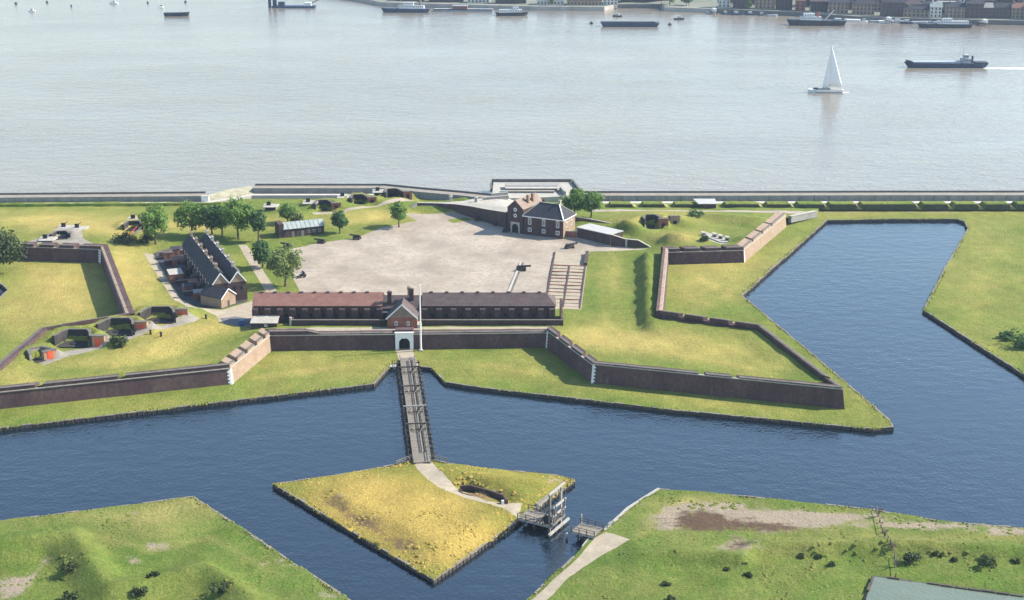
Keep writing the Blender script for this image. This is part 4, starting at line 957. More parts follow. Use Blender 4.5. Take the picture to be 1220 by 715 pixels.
t = thing('grass_bank', 'long low dark grass bank below the far left river wall', 'earth bank', tuple(P(0, 247, 2)))
mb = MB()
for k in range(len(hp)//2-1):
    pass
a0 = P(-150,247.6,2.0); a1 = P(262,245.8,2.0); n = 60; vs = []
for i in range(n+1):
    p = a0.lerp(a1, i/n)
    for y, z in ((0,-.4),(.5,1.1),(1.4,1.4),(3.4,.2)): vs.append((p.x, p.y+y+random.uniform(-.2,.2), 2.0+z+random.uniform(-.12,.12)))
mb.add(vs, [(i*4+j, (i+1)*4+j, (i+1)*4+j+1, i*4+j+1) for i in range(n) for j in range(3)]); obj('bank', mb, 'rough_turf', t, True)
# small flat-topped store among the right banks
a, r, L_ = frame(836, 249.8, 853, 249.8, 2.2)
t = thing('river_store', 'small block store with white sloping roof among the river banks', 'store', (a.x, a.y, 2.0), r)
obj('wall', MB().box(0, L_, 0, 6, -.3, 2.6), 'dark_brick', t); obj('roof', MB().prism([(-1.4,-.4),(L_+.3,-.4),(L_+.3,6.3),(-3,6.3)], [2.602,2.602,3.2,3.2], [2.8,2.8,3.4,3.4]), 'pale_roof', t)
obj('door', MB().box(1, 2.2, -.06, -.003, -.2, 1.9), 'dark_timber', t)
# the quay that juts into the river
qo = [P(584,229,3.2), P(588,215.5,4.4), P(678,215.5,4.4), P(690,229,3.6)]
qy = thing('quay', 'white concrete quay jutting into the river behind the guardhouse', 'quay', (qo[0].x, qo[0].y, 0))
def slab(name, pts, z0, z1, mat, par): return obj(name, MB().prism([(p[0], p[1]) for p in pts], z0, z1), mat, par, True)
slab('deck', [xy(586,236,4.0), xy(628,236,4.0), xy(670,234,4.0), xy(690,230,4.0), xy(680,216.5,4.0), xy(588,216.5,4.0)], -1, 4.0, 'pale_concrete', qy)
pa = [xy(587,216.5,4.2), xy(680,216.5,4.2)]; slab('outer_parapet', [pa[0], pa[1], (pa[1][0]+.5, pa[1][1]+.8), (pa[0][0]-.5, pa[0][1]+.8)], -1, 5.3, 'dark_wall', qy)
pb = [xy(681,216.6,4.2), xy(691,230,4.2)]; slab('side_parapet', [pb[1], (pb[1][0]+.8, pb[1][1]), (pb[0][0]+.8, pb[0][1]), pb[0]], -1, 5.3, 'dark_wall', qy)
slab('inner_wall', [xy(603,226.5,4.0), xy(664,226.5,4.0), (xy(668,223,4.0)), xy(602,223,4.0)], 4.003, 5.9, 'grey_concrete', qy)
slab('inner_walkway', [xy(602,224.8,5.9), xy(666,224.8,5.9), xy(668,222.5,5.9), xy(602,222.5,5.9)], 5.902, 6.0, 'pale_concrete', qy)
slab('side_wall', [xy(666,226.3,4.0), xy(672,233,4.0), (xy(672,233,4.0)[0]+.8, xy(672,233,4.0)[1]), (xy(666,226.3,4.0)[0]+.8, xy(666,226.3,4.0)[1])], 4.003, 5.8, 'grey_concrete', qy)
p = P(584,229,1); obj('end_face', MB().add([tuple(P(583.6,228.5,2.6)), tuple(P(591,228.5,2.6)), tuple(P(584,216,5.2))], [(0,1,2)]), 'dark_wall', qy, True)  # dark triangle paints the quay's end wall as shaded
# timber jetties left of the quay
for j, (u0, v0, u1, v1) in enumerate(((585,233.2,605,231.5),(575,238,606,235.6))):
    t = thing('low_wall', ['low pale wall on the terrace beside the quay, the farther of two', 'low pale wall on the terrace beside the quay, the nearer of two'][j], 'wall', tuple(P(u0, v0, 5.4)))
    a = P(u0, v0, 5.6); b = P(u1, v1, 5.6); obj('wall', MB().beam((a.x,a.y,5.8), (b.x,b.y,5.8), .6, 1.4), 'grey_concrete', t, True); obj('coping', MB().beam((a.x,a.y,6.56), (b.x,b.y,6.56), .8, .1), 'stone', t, True)

# ================================================================== GUN EMPLACEMENTS
for e_ in EMPL:
    L_, h, d_ = e_['L'], e_['h'], e_['d']
    t = thing('gun_emplacement', e_['label'], 'gun pit', (e_['A'].x, e_['A'].y, e_['z']), e_['r'])
    c = min(2.2, L_*.22); wm = 'grey_concrete' if not e_.get('pale') else 'concrete'
    pl = [(-.3, 0), (c*.4, d_*.62), (c, d_), (L_-c, d_), (L_-c*.4, d_*.62), (L_+.3, 0)]
    q = [(x+(-.7 if x < L_/2 else .7), y+(.0 if k in (0, 5) else .6)) for k, (x, y) in enumerate(pl)]
    for k in range(5):
        obj('pit_wall' if k != 2 else 'back_wall', MB().prism([pl[k], pl[k+1], q[k+1], q[k]], -.6, h), 'pit_shade' if not e_.get('pale') else wm, t)
        obj('wall_cap', MB().prism([(pl[k][0], pl[k][1]-.08), (pl[k+1][0], pl[k+1][1]-.08), q[k+1], q[k]], h+.003, h+.16), 'coping_stone', t)
    obj('pit_floor', MB().prism([(0, -.6), (L_, -.6), (L_-c*.4, d_*.62), (L_-c, d_-.01), (c, d_-.01), (c*.4, d_*.62)], -.3, .12), 'pit_shade', t)  # floor coloured dark for the shadow that fills the pit
    obj('holdfast_ring', MB().lathe([(1.5, .1), (1.5, .32), (1.1, .34), (.4, .34)], 14, Matrix.Translation((L_/2, d_*.45, 0))), 'black_iron', t)
    for k in range(3): obj('shell_recess', MB().box(L_*.3+k*L_*.2-.4, L_*.3+k*L_*.2+.4, d_-.05, d_-.003, .5, 1.5), 'dark_opening', t)
    for k, (u, v, dm) in enumerate(e_['doors']):
        p = P(u, v, e_['z']); lp = Matrix.Rotation(-e_['r'], 4, 'Z') @ (p-e_['A'])
        bm = 'orange_brick' if dm == 'red_paint' else dm
        st = obj('store_block', MB().box(lp.x-1.9, lp.x+1.9, lp.y, lp.y+1.6, -.8, h-.1), bm, t)
        obj('roof_slab', MB().box(lp.x-2.1, lp.x+2.1, lp.y-.15, lp.y+1.5, h-.097, h+.06), 'coping_stone', st)
        obj('door', MB().box(lp.x-.75, lp.x+.75, lp.y-.1, lp.y-.003, -.05, 2.2), dm if dm == 'red_paint' else 'dark_opening', st)
        if dm == 'red_paint': obj('lintel', MB().box(lp.x-1.0, lp.x+1.0, lp.y-.14, lp.y-.003, 2.21, 2.45), 'red_paint', st)

# ---- smaller concrete gun covers on the battery crests
def gun_cover(u, v, z, label, w_=4.6, flip=1):
    p = P(u, v, z); t = thing('gun_shelter', label, 'gun shelter', (p.x, p.y, p.z))
    obj('base', MB().box(-w_/2, w_/2, 0, 3.6, -.8, .6), 'concrete', t)
    obj('opening', MB().box(-w_/2+.4, w_/2-.4, -.05, -.003, -.5, .55), 'dark_opening', t)
    obj('roof_slab', MB().prism([(-w_/2-.6, -.5), (w_/2+.4, -.5), (w_/2+.9, 4), (-w_/2-.9, 4)], .603, [.85, .85, 1.25, 1.25]), 'pale_concrete', t)
    g = obj('gun_shield', MB().box(-.9*flip-.8, -.9*flip+.8, 1.8, 2.2, 1.1, 2.6), 'black_iron', t)
    obj('gun_barrel', MB().tube((-.9*flip, 2.3, 1.9), (-.9*flip+.6, 5.6, 2.3), .2, .14, 8), 'black_iron', t)
for u, v, z, l in ((369,245,5.2,'pale concrete gun shelter left of the middle tree by the river'), (410,238,5.4,'pale concrete gun shelter in the middle of the river crest'), (452,231.5,5.6,'pale concrete gun shelter nearest the quay on the river crest'),
                   (322,249,4.6,'pale concrete gun shelter beside the dark trees'), (77,275,5.4,'left one of the two gun shelters on the far left bastion'), (93,276,5.4,'right one of the two gun shelters on the far left bastion'),
                   (160,265,5.2,'gun shelter stacked above the concrete pit left of the lone round tree'), (55,289,5.3,'low gun shelter near the big dark bush at far left')):
    gun_cover(u, v, z, l)
# ruined steps and rails below the left gun pit
t = thing('stairway', 'narrow pale stair with red rails beside the lone round tree', 'stairs', tuple(P(149,291,3.0)))
a = P(149,291,3.0); b = P(167,272,5.0)
for k in range(12):
    p = a.lerp(b, k/12); q_ = a.lerp(b, (k+.9)/12); obj('step', MB().beam((p.x,p.y,p.z-.2), (q_.x,q_.y,p.z-.2), 1.6, .5), 'concrete', t, True)
for s in (-.9, .9):
    obj('rail', MB().beam((a.x+s,a.y,a.z+1), (b.x+s,b.y,b.z+1), .12, .18), 'red_paint' if s < 0 else 'timber', t, True)
# embrasure guns in the south east bastion
def cannon(loc, rz, label, s=1.0):
    t = thing('cannon', label, 'cannon', loc, rz)
    M4 = Matrix.Translation((0, 0, .95)) @ Matrix.Rotation(R(86), 4, 'Y')
    obj('barrel', MB().lathe([(.05,-1.35),(.12,-1.25),(.1,-1.12),(.30,-1.05),(.31,-.6),(.26,-.55),(.24,.3),(.20,1.5),(.25,1.58),(.24,1.75),(.1,1.76)], 12, M4), 'black_iron', t)
    for y in (-.38, .38):
        obj('carriage_cheek', MB().prism([(-1.2, y-.08), (.75, y-.08), (.75, y+.08), (-1.2, y+.08)], .25, [.55, .95, .95, .55]), 'dark_timber', t)
        for x in (-.95, .5): obj('truck_wheel', MB().tube((x, y*1.25, .26), (x, y*1.25+.14*(1 if y > 0 else -1), .26), .26, .26, 12), 'black_iron', t)
    for x in (-.95, .5): obj('axle', MB().beam((x, -.5, .27), (x, .5, .27), .16, .16), 'dark_timber', t)
    obj('stool_bed', MB().box(-1.1, .4, -.3, .3, .3, .5), 'dark_timber', t)
    t.scale = (s, s, s); return t
for u, v, rz, s, l in ((622.5,322.5,0,1.7,'black cannon standing alone on the pale strip in the right part of the parade'), (679.5,296,25,1.7,'black cannon at the near right corner of the guardhouse'),
                    (590,268.5,110,1.5,'black cannon against the retaining wall left of the arched doorway'), (603.5,276,60,1.5,'black cannon just left of the arched doorway'), (568,262.5,100,1.5,'black cannon farthest left along the retaining wall'),
                    (382,290,160,1.5,'small black cannon on the parade edge below the long low store'), (424.5,285,160,1.5,'small black cannon on the far parade edge between two trees'), (342,295,160,1.5,'small black cannon at the far left corner of the parade')):
    cannon(ground(u, v), R(rz), l, s)
# field gun with a long barrel
g = ground(361, 330); t = thing('field_gun', 'black field gun with long pale barrel beside the pale green tree', 'field gun', g, R(38))
obj('barrel', MB().tube((-1.2,0,1.3),(3.6,0,2.3), .22, .13, 10), 'ship_grey', t); obj('shield', MB().box(.1,.22,-1.0,1.0,.6,2.1), 'black_iron', t)
for s in (-1, 1):
    wv = obj('wheel', MB().tube((0,s*1.0,.75),(0,s*1.15,.75), .75, .75, 14), 'black_iron', t); obj('trail', MB().beam((0,s*.4,.7),(-3.4,s*.9,.15), .2, .22), 'black_iron', t)
obj('axle', MB().beam((0,-1,.75),(0,1,.75), .2, .2), 'black_iron', t)
for k, (u, v, rz) in enumerate(((838,281,200),(851,282.5,200),(858,284.5,200),(866,286.5,200))):
    p = P(u, v, 4.0); t = thing('concrete_block', ['pale concrete block, leftmost of four in the hollow of the far right bastion','pale concrete block, second of four in the far right hollow','pale concrete block, third of four in the far right hollow','pale concrete block, rightmost of four in the far right hollow'][k], 'block', (p.x, p.y, 3.9))
    obj('body', MB().prism([(-.9,-.5),(.9,-.5),(.8,.6),(-.8,.6)], 0, [1.5,1.3,1.7,1.9]), 'pale_concrete', t); obj('slot', MB().box(-.4,.4,-.56,-.503,.3,.9), 'dark_opening', t)
t = thing('hollow_wall', 'low pale curved concrete wall in front of the blocks in the far right bastion', 'wall', tuple(P(850,290,3.9)))
cp = [P(838,282.5,4.0), P(848,286.5,4.0), P(860,291,4.0), P(867,290.5,4.0)]
for a, b in zip(cp, cp[1:]): obj('wall_length', MB().beam((a.x,a.y,4.2), (b.x,b.y,4.2), .7, 1.3), 'pale_concrete', t, True)
# pale ramp end of the sunlit bastion face
a = P(941,262,3); b = P(972,255,2.4)
t = thing('ramp_wall', 'grey ramp wall where the sunlit bastion meets the river road', 'wall', tuple(a)); obj('wall', MB().beam((a.x,a.y,3.2),(b.x,b.y,2.4), 1.4, 2.6), 'grey_concrete', t, True); obj('coping', MB().beam((a.x,a.y,4.56),(b.x,b.y,3.76), 1.7, .12), 'pale_concrete', t, True)

# ---- flagpole
p = P(501.5, 418, 1); t = thing('flagpole', 'tall white flagpole right of the gateway', 'flagpole', (p.x, p.y, ZB))
obj('base', MB().box(-.6,.6,-.6,.6,-.2,.35), 'stone', t); obj('pole', MB().tube((0,0,.35),(0,0,20.5), .30, .16, 10), 'white_paint', t); obj('finial', MB().lathe([(.05,20.5),(.2,20.6),(.2,20.8),(.04,20.95)], 8), 'white_paint', t)
obj('halyard_cleat', MB().box(-.33,-.2,-.4,-.28,1.3,1.6), 'black_iron', t)

# ---- barrack footings in the parade
t = thing('barrack_footings', 'low brick footings laid out as a ladder grid at the right of the parade', 'footings', tuple(P(675,335,2.0)))
def fpt(a, b):        # a across 0..1, b away 0..1
    l = Vector(P(649,368,2.0)).lerp(P(661,301,2.0), b); r_ = Vector(P(690.5,369,2.0)).lerp(P(699.5,303,2.0), b); return l.lerp(r_, a)
def foot(a0, b0, a1, b1, wd=.7, h=.42, mat='dark_brick'):
    p, q_ = fpt(a0, b0), fpt(a1, b1); mb = MB().beam((p.x,p.y,2.0+h/2),(q_.x,q_.y,2.0+h/2), wd, h); obj('footing', mb, mat, t, True)
foot(0,0,0,1,.6,.4); foot(.52,0,.52,.75,.5); foot(1,0,1,.75,.5); foot(1,.76,1,1,1.2,1.3)
for k in range(13):
    b = .03+.72*k/12; foot(.02,b,.5,b,.5,.34,'tan_brick' if k % 2 else 'red_brick'); foot(.54,b,.98,b,.5,.34,'tan_brick' if k % 2 else 'red_brick')
a = P(604,353,2.0); b = P(620.5,313,2.0)
t = thing('drain_kerb', 'long straight pale kerb and drain across the parade', 'kerb', tuple(a))
obj('kerb', MB().beam((a.x,a.y,2.15),(b.x,b.y,2.15), .7, .4), 'stone', t, True); obj('channel', MB().beam((a.x+.9,a.y,2.1),(b.x+.9,b.y,2.1), .6, .3), 'dark_wall', t, True)
# iron posts along the left gun floor
for k, (u, v) in enumerate(((157.5,400),(179.5,398.5),(192,401),(245.5,380))):
    p = ground(u, v); t = thing('bollard', ['short dark bollard, leftmost on the left bastion floor','short dark bollard, second from left on the bastion floor','short dark bollard, third from left on the bastion floor','short dark bollard near the road below the terrace'][k], 'bollard', tuple(p)); obj('post', MB().tube((0,0,-.2),(0,0,1.2),.35,.3,8), 'black_iron', t); obj('cap', MB().lathe([(.4,1.2),(.42,1.4),(.1,1.6)],8), 'black_iron', t)

# ================================================================== TREES AND BUSHES
def crown_mesh(name, h, w_, z0, n, leaf, seed, mat, clump=1.0, nclump=26, flat_bottom=False):
    g = np.random.default_rng(seed)
    hc = h-z0; cz = z0+hc*.5
    cl = []
    while len(cl) < nclump:
        d = g.normal(size=3); d /= np.linalg.norm(d); rr = g.uniform(.35, .82)**.6
        cl.append((d[0]*rr*w_/2, d[1]*rr*w_/2, cz+d[2]*rr*hc/2, clump*g.uniform(.16, .30)*min(w_, hc)))
    cl = np.array(cl)
    per = n//nclump; V = []; Fc = []
    for cxx, cyy, czz, cr in cl:
        d = g.normal(size=(per, 3)); d /= np.linalg.norm(d, axis=1)[:, None]
        pos = np.array([cxx, cyy, czz])+d*(cr*g.uniform(.45, 1.12, (per, 1)))*np.array([1, 1, .8])
        if flat_bottom: pos[:, 2] = np.maximum(pos[:, 2], .05)
        nrm = d+g.normal(size=(per, 3))*.55+np.array([0, 0, .25]); nrm /= np.linalg.norm(nrm, axis=1)[:, None]
        a = np.cross(nrm, g.normal(size=(per, 3))); a /= np.linalg.norm(a, axis=1)[:, None]; b = np.cross(nrm, a)
        s = leaf*g.uniform(.6, 1.3, (per, 1))
        q = np.stack([pos-a*s-b*s*.6, pos+a*s*.2-b*s*.75, pos+a*s+b*s*.5, pos-a*s*.3+b*s*.7], 1)
        V.append(q.reshape(-1, 3))
    V = np.concatenate(V); m_ = len(V)//4
    me = bpy.data.meshes.new(name); me.from_pydata(V.tolist(), [], np.arange(m_*4).reshape(-1, 4).tolist()); me.update(); me.materials.append(M[mat])
    return me, cl
def tree(u, v, h, w_, label, mat='leaf', seed=1, z0=None, n=2600, leaf=.42, fld=None, nclump=30, loc=None, group=None, cat='tree', name='tree'):
    p = loc if loc is not None else ground(u, v, fld); z0 = h*.28 if z0 is None else z0
    t = thing(name, label, cat, tuple(p), 0, group)
    me, cl = crown_mesh('crown', h, w_, z0, n, leaf, seed, mat, nclump=nclump)
    tr = MB(); r0 = .035*h*.6+.12; zt = z0+(h-z0)*.35
    g = random.Random(seed)
    lean = (g.uniform(-.4,.4), g.uniform(-.4,.4))
    pts = [(0,0,-.4),(lean[0]*.3,lean[1]*.3,z0*.6),(lean[0],lean[1],zt)]
    tr.tube(pts[0], pts[1], r0*1.2, r0*.85, 8); tr.tube(pts[1], pts[2], r0*.85, r0*.5, 8)
    to = obj('trunk', tr, 'bark', t)
    lb = MB()
    for k in range(0, len(cl), 3):
        c = cl[k]; f_ = g.uniform(.3, .95); st = Vector(pts[1]).lerp(Vector(pts[2]), f_)
        lb.tube(st, (c[0], c[1], c[2]), r0*.32, r0*.08, 5)
    obj('limbs', lb, 'bark', to)
    obj('crown', me, None, t); return t
tree(185.5,291,14.2,11,'lone round tree left of the terrace with a clear bare trunk','leaf',11,n=2600)
tree(229,283,13.5,12,'bright green tree behind the far end of the left terrace roof','leaf',12)
tree(253,283,13,9,'darker tree behind the far end of the right terrace roof','leaf_dark',13)
tree(284,284,15,14.5,'broadest leafy tree beyond the terrace, with spreading limbs','leaf',14,n=3600,nclump=40)
tree(308,288,12.5,6,'narrow dark tree at the right of the terrace trees','leaf_dark',15,n=1800)
tree(265,280,12,8,'dark green tree between the bright tree and the broad tree','leaf',25,n=2000)
tree(343,266,8,6.5,'small light tree behind the long low store','leaf',16,n=1300)
tree(354,268,5.5,6,'low pale shrubby tree touching the roof of the long store','leaf_pale',26,n=1000,z0=.6)
tree(405,278,8.8,6.2,'small dark rounded tree right of the long low store','leaf_dark',17,n=1600)
tree(475.5,270.5,10.2,7.2,'single light green tree on the far grass left of the retaining wall','leaf',18,n=1500)
tree(313,319,11,7.4,'dark dense tree beside the sandy garden path','leaf_dark',19,n=2400,z0=1.6)
tree(340,341,13.5,11.5,'pale yellow-green tree at the near left corner of the parade','leaf_pale',20,n=2600)
tree(685,259,11.5,12,'left one of two bright trees right of the guardhouse roof','leaf',21,n=2600)
tree(704,260,11,10,'right one of two bright trees right of the guardhouse roof','leaf',22,n=2200)
def bush(u, v, h, w_, label, mat='leaf_scrub', seed=1, fld=None, n=500, leaf=.3, group=None):
    p = ground(u, v, fld); t = thing('bush', label, 'bush', tuple(p), 0, group)
    me, cl = crown_mesh('foliage', h, w_, -.2, n, leaf, seed, mat, clump=1.9, nclump=max(9, n//60), flat_bottom=True)
    obj('foliage', me, None, t)
    st = MB()
    for k in range(0, len(cl), 2): st.tube((0,0,-.3), tuple(cl[k][:3]), .09, .03, 5)
    obj('stems', st, 'bark', t); return t
bush(2,312,9.5,13.5,'big dark bush at the left picture edge beside the far bastion','leaf_scrub',31,n=3200,leaf=.5)
bush(140,413,3.0,5.0,'dark overgrown bush beside the left bastion gun floor','leaf_scrub',32,n=800)
for k, (u, v, h, w_, l) in enumerate([(1086,670,2.6,6.0,'dark round bush just right of the ragged fence line'),(1118,662,1.2,4.0,'low dark bush, second right of the ragged fence'),(1137,668,1.0,2.0,'tiny bush between the low one and the biggest right-hand bush'),
        (1173,672,2.4,7.0,'biggest dark bush in the lower right corner'),(1209,670,1.4,3.0,'small dark bush at the right picture edge near the pond'),(955,664,1.1,3.0,'small bush, leftmost of three on the lower right bank'),(975,665,1.0,3.0,'small bush, middle of three on the lower right bank'),
        (991,674,1.2,2.6,'small bush, rightmost of three on the lower right bank'),(866,680,.8,2.4,'tiny bush left of two below the burnt patch'),(891,686,.8,3.2,'tiny bush right of two below the burnt patch'),(793,697,1.1,3.2,'dark tuft low on the bank near the pale path'),(800,714,1.1,2.6,'dark tuft at the bottom edge right of the pale path')]):
    bush(u, v, h*(.8 if h > 2 else .6), w_*(.72 if h > 2 else .5), l, 'leaf_scrub', 40+k, RF, n=300)
for k, (u, v, h, w_, l) in enumerate([(82,681,2.0,3.4,'dark bush with long shadow on the lower left bank'),(84,713,1.6,3.0,'dark bush at the bottom edge of the lower left bank'),(166,707,1.4,3.0,'dark bush right of the lower left bank corner'),(183,687,.8,2.0,'tiny tuft on the lower left bank'),(262,704,1.6,5.0,'spreading dark scrub on the rightmost part of the lower left bank')]):
    bush(u, v, h, w_, l, 'leaf_scrub', 60+k, RF, n=260)
class _Z:
    def __call__(s, x, y): return np.full(len(x), 1.0)
for k, (u, v, h, w_, l) in enumerate([(1216,412,4.5,8,'large dark bush at the right picture edge beyond the wide moat'),(1199,404,2.2,5,'smaller dark bush left of the large one across the moat')]):
    bush(u, v, h, w_, l, 'leaf_dark', 80+k, _Z(), n=700, leaf=.35)
bush(148,289,4,9,'dark scrub below the stacked gun pit at left','leaf_scrub',90,n=900); bush(172,290,3.2,7,'dark scrub at the foot of the lone round tree','leaf_scrub',91,n=700); bush(830,258,3,6,'dark ivy bush beside the small white-roofed river store','leaf_dark',92,n=500); bush(838,287,2,4,'dark scrub at the end of the concrete blocks hollow','leaf_scrub',93,n=300)

# ================================================================== BRIDGES
def timber_bridge():
    a = P(485, 426, 1.7); b = P(503, 551, 1.7); d = b-a; Lb = math.hypot(d.x, d.y); r = math.atan2(d.y, d.x)-R(90)
    t = thing('timber_bridge', 'long timber trestle bridge from the gateway to the grassy island', 'bridge', (a.x, a.y, 1.7), r)
    W_ = 2.15                                             # local y runs from the gate to the island; x is across
    n = int(Lb/.62); pm = None
    for k in range(n):
        y = Lb*k/n
        if pm is None:
            pm = MB().box(-W_, W_, 0, .55, -.1, 0).mesh('plank'); pm.materials.append(M['timber'])
        o = bpy.data.objects.new('plank', pm); C.objects.link(o); o.parent = t; o.location = (random.uniform(-.08, .08), y, random.uniform(-.015, .015))
    for x in (-.1, -.75, -1.4): obj('track_timber', MB().beam((x+.2, 3, .09), (x+.2, Lb-6, .09), .34, .14), 'dark_timber' if x != -.75 else 'timber', t)
    for s in (-1, 1):
        obj('stringer', MB().beam((s*(W_-.4), 0, -.32), (s*(W_-.4), Lb, -.32), .35, .4), 'dark_timber', t)
        obj('top_rail', MB().beam((s*W_, 0, 1.1), (s*W_, Lb, 1.1), .12, .14), 'timber', t); obj('middle_rail', MB().beam((s*W_, 0, .6), (s*W_, Lb, .6), .08, .1), 'timber', t)
        m_ = int(Lb/2.4)
        for k in range(m_+1): obj('rail_post', MB().box(s*W_-.08, s*W_+.08, Lb*k/m_-.08, Lb*k/m_+.08, -.3, 1.15), 'timber', t)
    m_ = int(Lb/3.1)
    for k in range(1, m_):
        y = Lb*k/m_
        be = obj('cross_beam', MB().beam((-W_-1.5, y, -.62), (W_+1.5, y, -.62), .32, .32), 'dark_timber', t)
        for s in (-1, 1):
            obj('pile', MB().tube((s*(W_-.3), y, -3.2), (s*(W_-.3), y, -.46), .2, .18, 7), 'dark_timber', be)
            obj('guard_post', MB().tube((s*(W_+.95), y, -.5), (s*(W_+.95), y, random.choice((.25, .5, 1.1))), .13, .11, 6), 'dark_timber' if random.random() < .7 else 'timber', be)
            obj('raking_pile', MB().tube((s*(W_+1.9), y, -3.2), (s*(W_+.9), y, random.uniform(-.5, .2)), .16, .14, 6), 'dark_timber', be)
    for k in range(0, m_-1, 2):
        for s in (-1, 1): obj('rail_brace', MB().beam((s*(W_+.95), Lb*(k+.9)/m_, -.45), (s*W_, Lb*(k+1.35)/m_, .95), .1, .12), 'dark_timber', t)
    for y in (Lb*.16, Lb*.36, Lb*.56, Lb*.72):            # braced frames that carry the old lifting spans
        f = obj('frame_beam', MB().beam((-W_-.9, y, 1.55), (W_+.9, y, 1.55), .3, .32), 'dark_timber' if y < Lb*.5 or y > Lb*.6 else 'pale_timber', t)
        for s in (-1, 1):
            obj('frame_post', MB().box(s*(W_+.1)-.15, s*(W_+.1)+.15, y-.15, y+.15, -.6, 1.4), 'timber', f)
            obj('brace', MB().beam((s*(W_+.1), y+.2, 1.35), (s*.5, y+2.2, .15), .18, .2), 'timber', f); obj('brace', MB().beam((s*(W_+.1), y-.2, 1.35), (s*.9, y-1.6, .15), .16, .18), 'dark_timber', f)
        obj('tie_beam', MB().beam((-W_-.5, y+1.0, .3), (W_+.5, y+1.0, .3), .22, .22), 'dark_timber', f)
timber_bridge()
t = thing('jetty_block', 'small pale stone landing block in the moat left of the bridge head', 'landing', tuple(P(467,437,.6)))
obj('block', MB().box(-1.8,1.2,-1.0,1.4,-1.5,.35), 'stone', t); obj('recess', MB().box(-1.0,.5,-1.05,-1.003,-.4,.1), 'dark_opening', t)
def post_fence(name, label, pts, fld, h=1.1, sp=2.0, rails=2, mat='timber', zfix=None, cat='fence'):
    ws = []
    for u, v in pts:
        p = ground(u, v, fld) if zfix is None else P(u, v, zfix); ws.append(p)
    t = thing(name, label, cat, tuple(ws[0]))
    for a, b in zip(ws, ws[1:]):
        n = max(1, int((b-a).length/sp))
        for k in range(n+1):
            p = a.lerp(b, k/n); obj('post', MB().beam((p.x,p.y,p.z-.4),(p.x+random.uniform(-.06,.06),p.y,p.z+h*random.uniform(.92,1.05)), .18, .18), mat, t, True)
        for r_ in range(rails):
            z = h*(.95-.42*r_); obj('rail', MB().beam((a.x,a.y,a.z+z),(b.x,b.y,b.z+z), .09, .13), mat, t, True)
    return t
post_fence('rail_fence', 'short timber fence left of the bridge where it reaches the island', [(472,554),(490,547)], None, zfix=1.2)
post_fence('rail_fence', 'short timber fence right of the bridge where it reaches the island', [(515,546),(533,551)], None, zfix=1.2)
# lifting bridge between the island and the near bank
a = P(623, 611.5, 2.0); b = P(712, 633.5, 2.0); d = b-a; Lb = math.hypot(d.x, d.y); r = math.atan2(d.y, d.x)
def deck(t, x0, x1, W_, z=0):
    n = int((x1-x0)/.5)
    for k in range(n): obj('plank', MB().box(x0+(x1-x0)*k/n, x0+(x1-x0)*(k+.92)/n, -W_, W_, z-.1+random.uniform(-.012, .012), z), 'timber', t)
    for s in (-1, 1):
        obj('stringer', MB().beam((x0, s*(W_-.15), z-.34), (x1, s*(W_-.15), z-.34), .3, .45), 'pale_timber' if s < 0 else 'dark_timber', t)
        for h in (1.2, .65): obj('rail', MB().beam((x0, s*W_, z+h), (x1, s*W_, z+h), .1, .13), 'timber' if s < 0 else 'dark_timber', t)
        m_ = max(2, int((x1-x0)/1.8))
        for k in range(m_+1): x = x0+(x1-x0)*k/m_; obj('rail_post', MB().box(x-.08, x+.08, s*W_-.08, s*W_+.08, z-.3, z+1.25), 'dark_timber', t)
    for x in (x0+1.5, (x0+x1)/2, x1-.4):
        be = obj('cross_beam', MB().beam((x, -W_-.6, z-.72), (x, W_+.6, z-.72), .3, .3), 'dark_timber', t)
        for s in (-1, 0, 1): obj('pile', MB().tube((x, s*(W_-.2), -3.5), (x, s*(W_-.2), z-.58), .2, .18, 7), 'dark_timber', be)
t = thing('drawbridge', 'timber lifting bridge with tall portal frame beside the grassy island', 'drawbridge', (a.x, a.y, 1.9), r)
W_ = 2.5; xe = Lb*.45
deck(t, 0, xe, W_)
xp = xe-.2
for s in (-1, 1):
    obj('portal_post', MB().box(xp-.22, xp+.22, s*(W_+.15)-.22, s*(W_+.15)+.22, -2.5, 7.6), 'pale_timber' if s > 0 else 'timber', t)
    obj('portal_brace', MB().beam((xp, s*(W_+.15), 4.2), (xp-2.6, s*(W_+.15), .1), .24, .26), 'dark_timber', t)
    obj('knee_brace', MB().beam((xp, s*(W_+.15), 5.6), (xp, s*(W_-1.3), 7.5), .2, .22), 'timber', t)
lin = obj('lintel', MB().beam((xp, -W_-.6, 7.75), (xp, W_+2.0, 7.75), .36, .38), 'pale_timber', t)
lf = obj('raised_leaf', MB().beam((xp+.75, -W_+.2, .2), (xp+1.25, -W_+.2, 5.0), .25, .3), 'timber', t)
obj('leaf_stringer', MB().beam((xp+.75, W_-.2, .2), (xp+1.25, W_-.2, 5.0), .25, .3), 'timber', lf)
for k, z in enumerate((.5, 2.6, 4.7)):
    obj('leaf_beam', MB().beam((xp+.8+.1*k, -W_-.4, z), (xp+.8+.1*k, W_+.6, z), .3, .42), 'pale_timber' if k else 'timber', lf)
obj('leaf_brace', MB().beam((xp+.9, -W_+.2, .6), (xp+1.2, W_-.2, 3.5), .16, .2), 'dark_timber', lf); obj('leaf_brace', MB().beam((xp+.9, W_-.2, .6), (xp+1.2, -W_+.2, 3.5), .16, .2), 'dark_timber', lf)
wv = obj('winding_wheel', MB().lathe([(.95,-.08),(1.1,-.08),(1.1,.08),(.95,.08)], 18, Matrix.Translation((xp-.6, -W_-.1, 1.3)) @ Matrix.Rotation(R(90), 4, 'X')), 'black_iron', t)
for k in range(3): obj('spoke', MB().beam((xp-.6-math.cos(k*1.047), -W_-.1, 1.3-math.sin(k*1.047)), (xp-.6+math.cos(k*1.047), -W_-.1, 1.3+math.sin(k*1.047)), .07, .07), 'black_iron', wv)
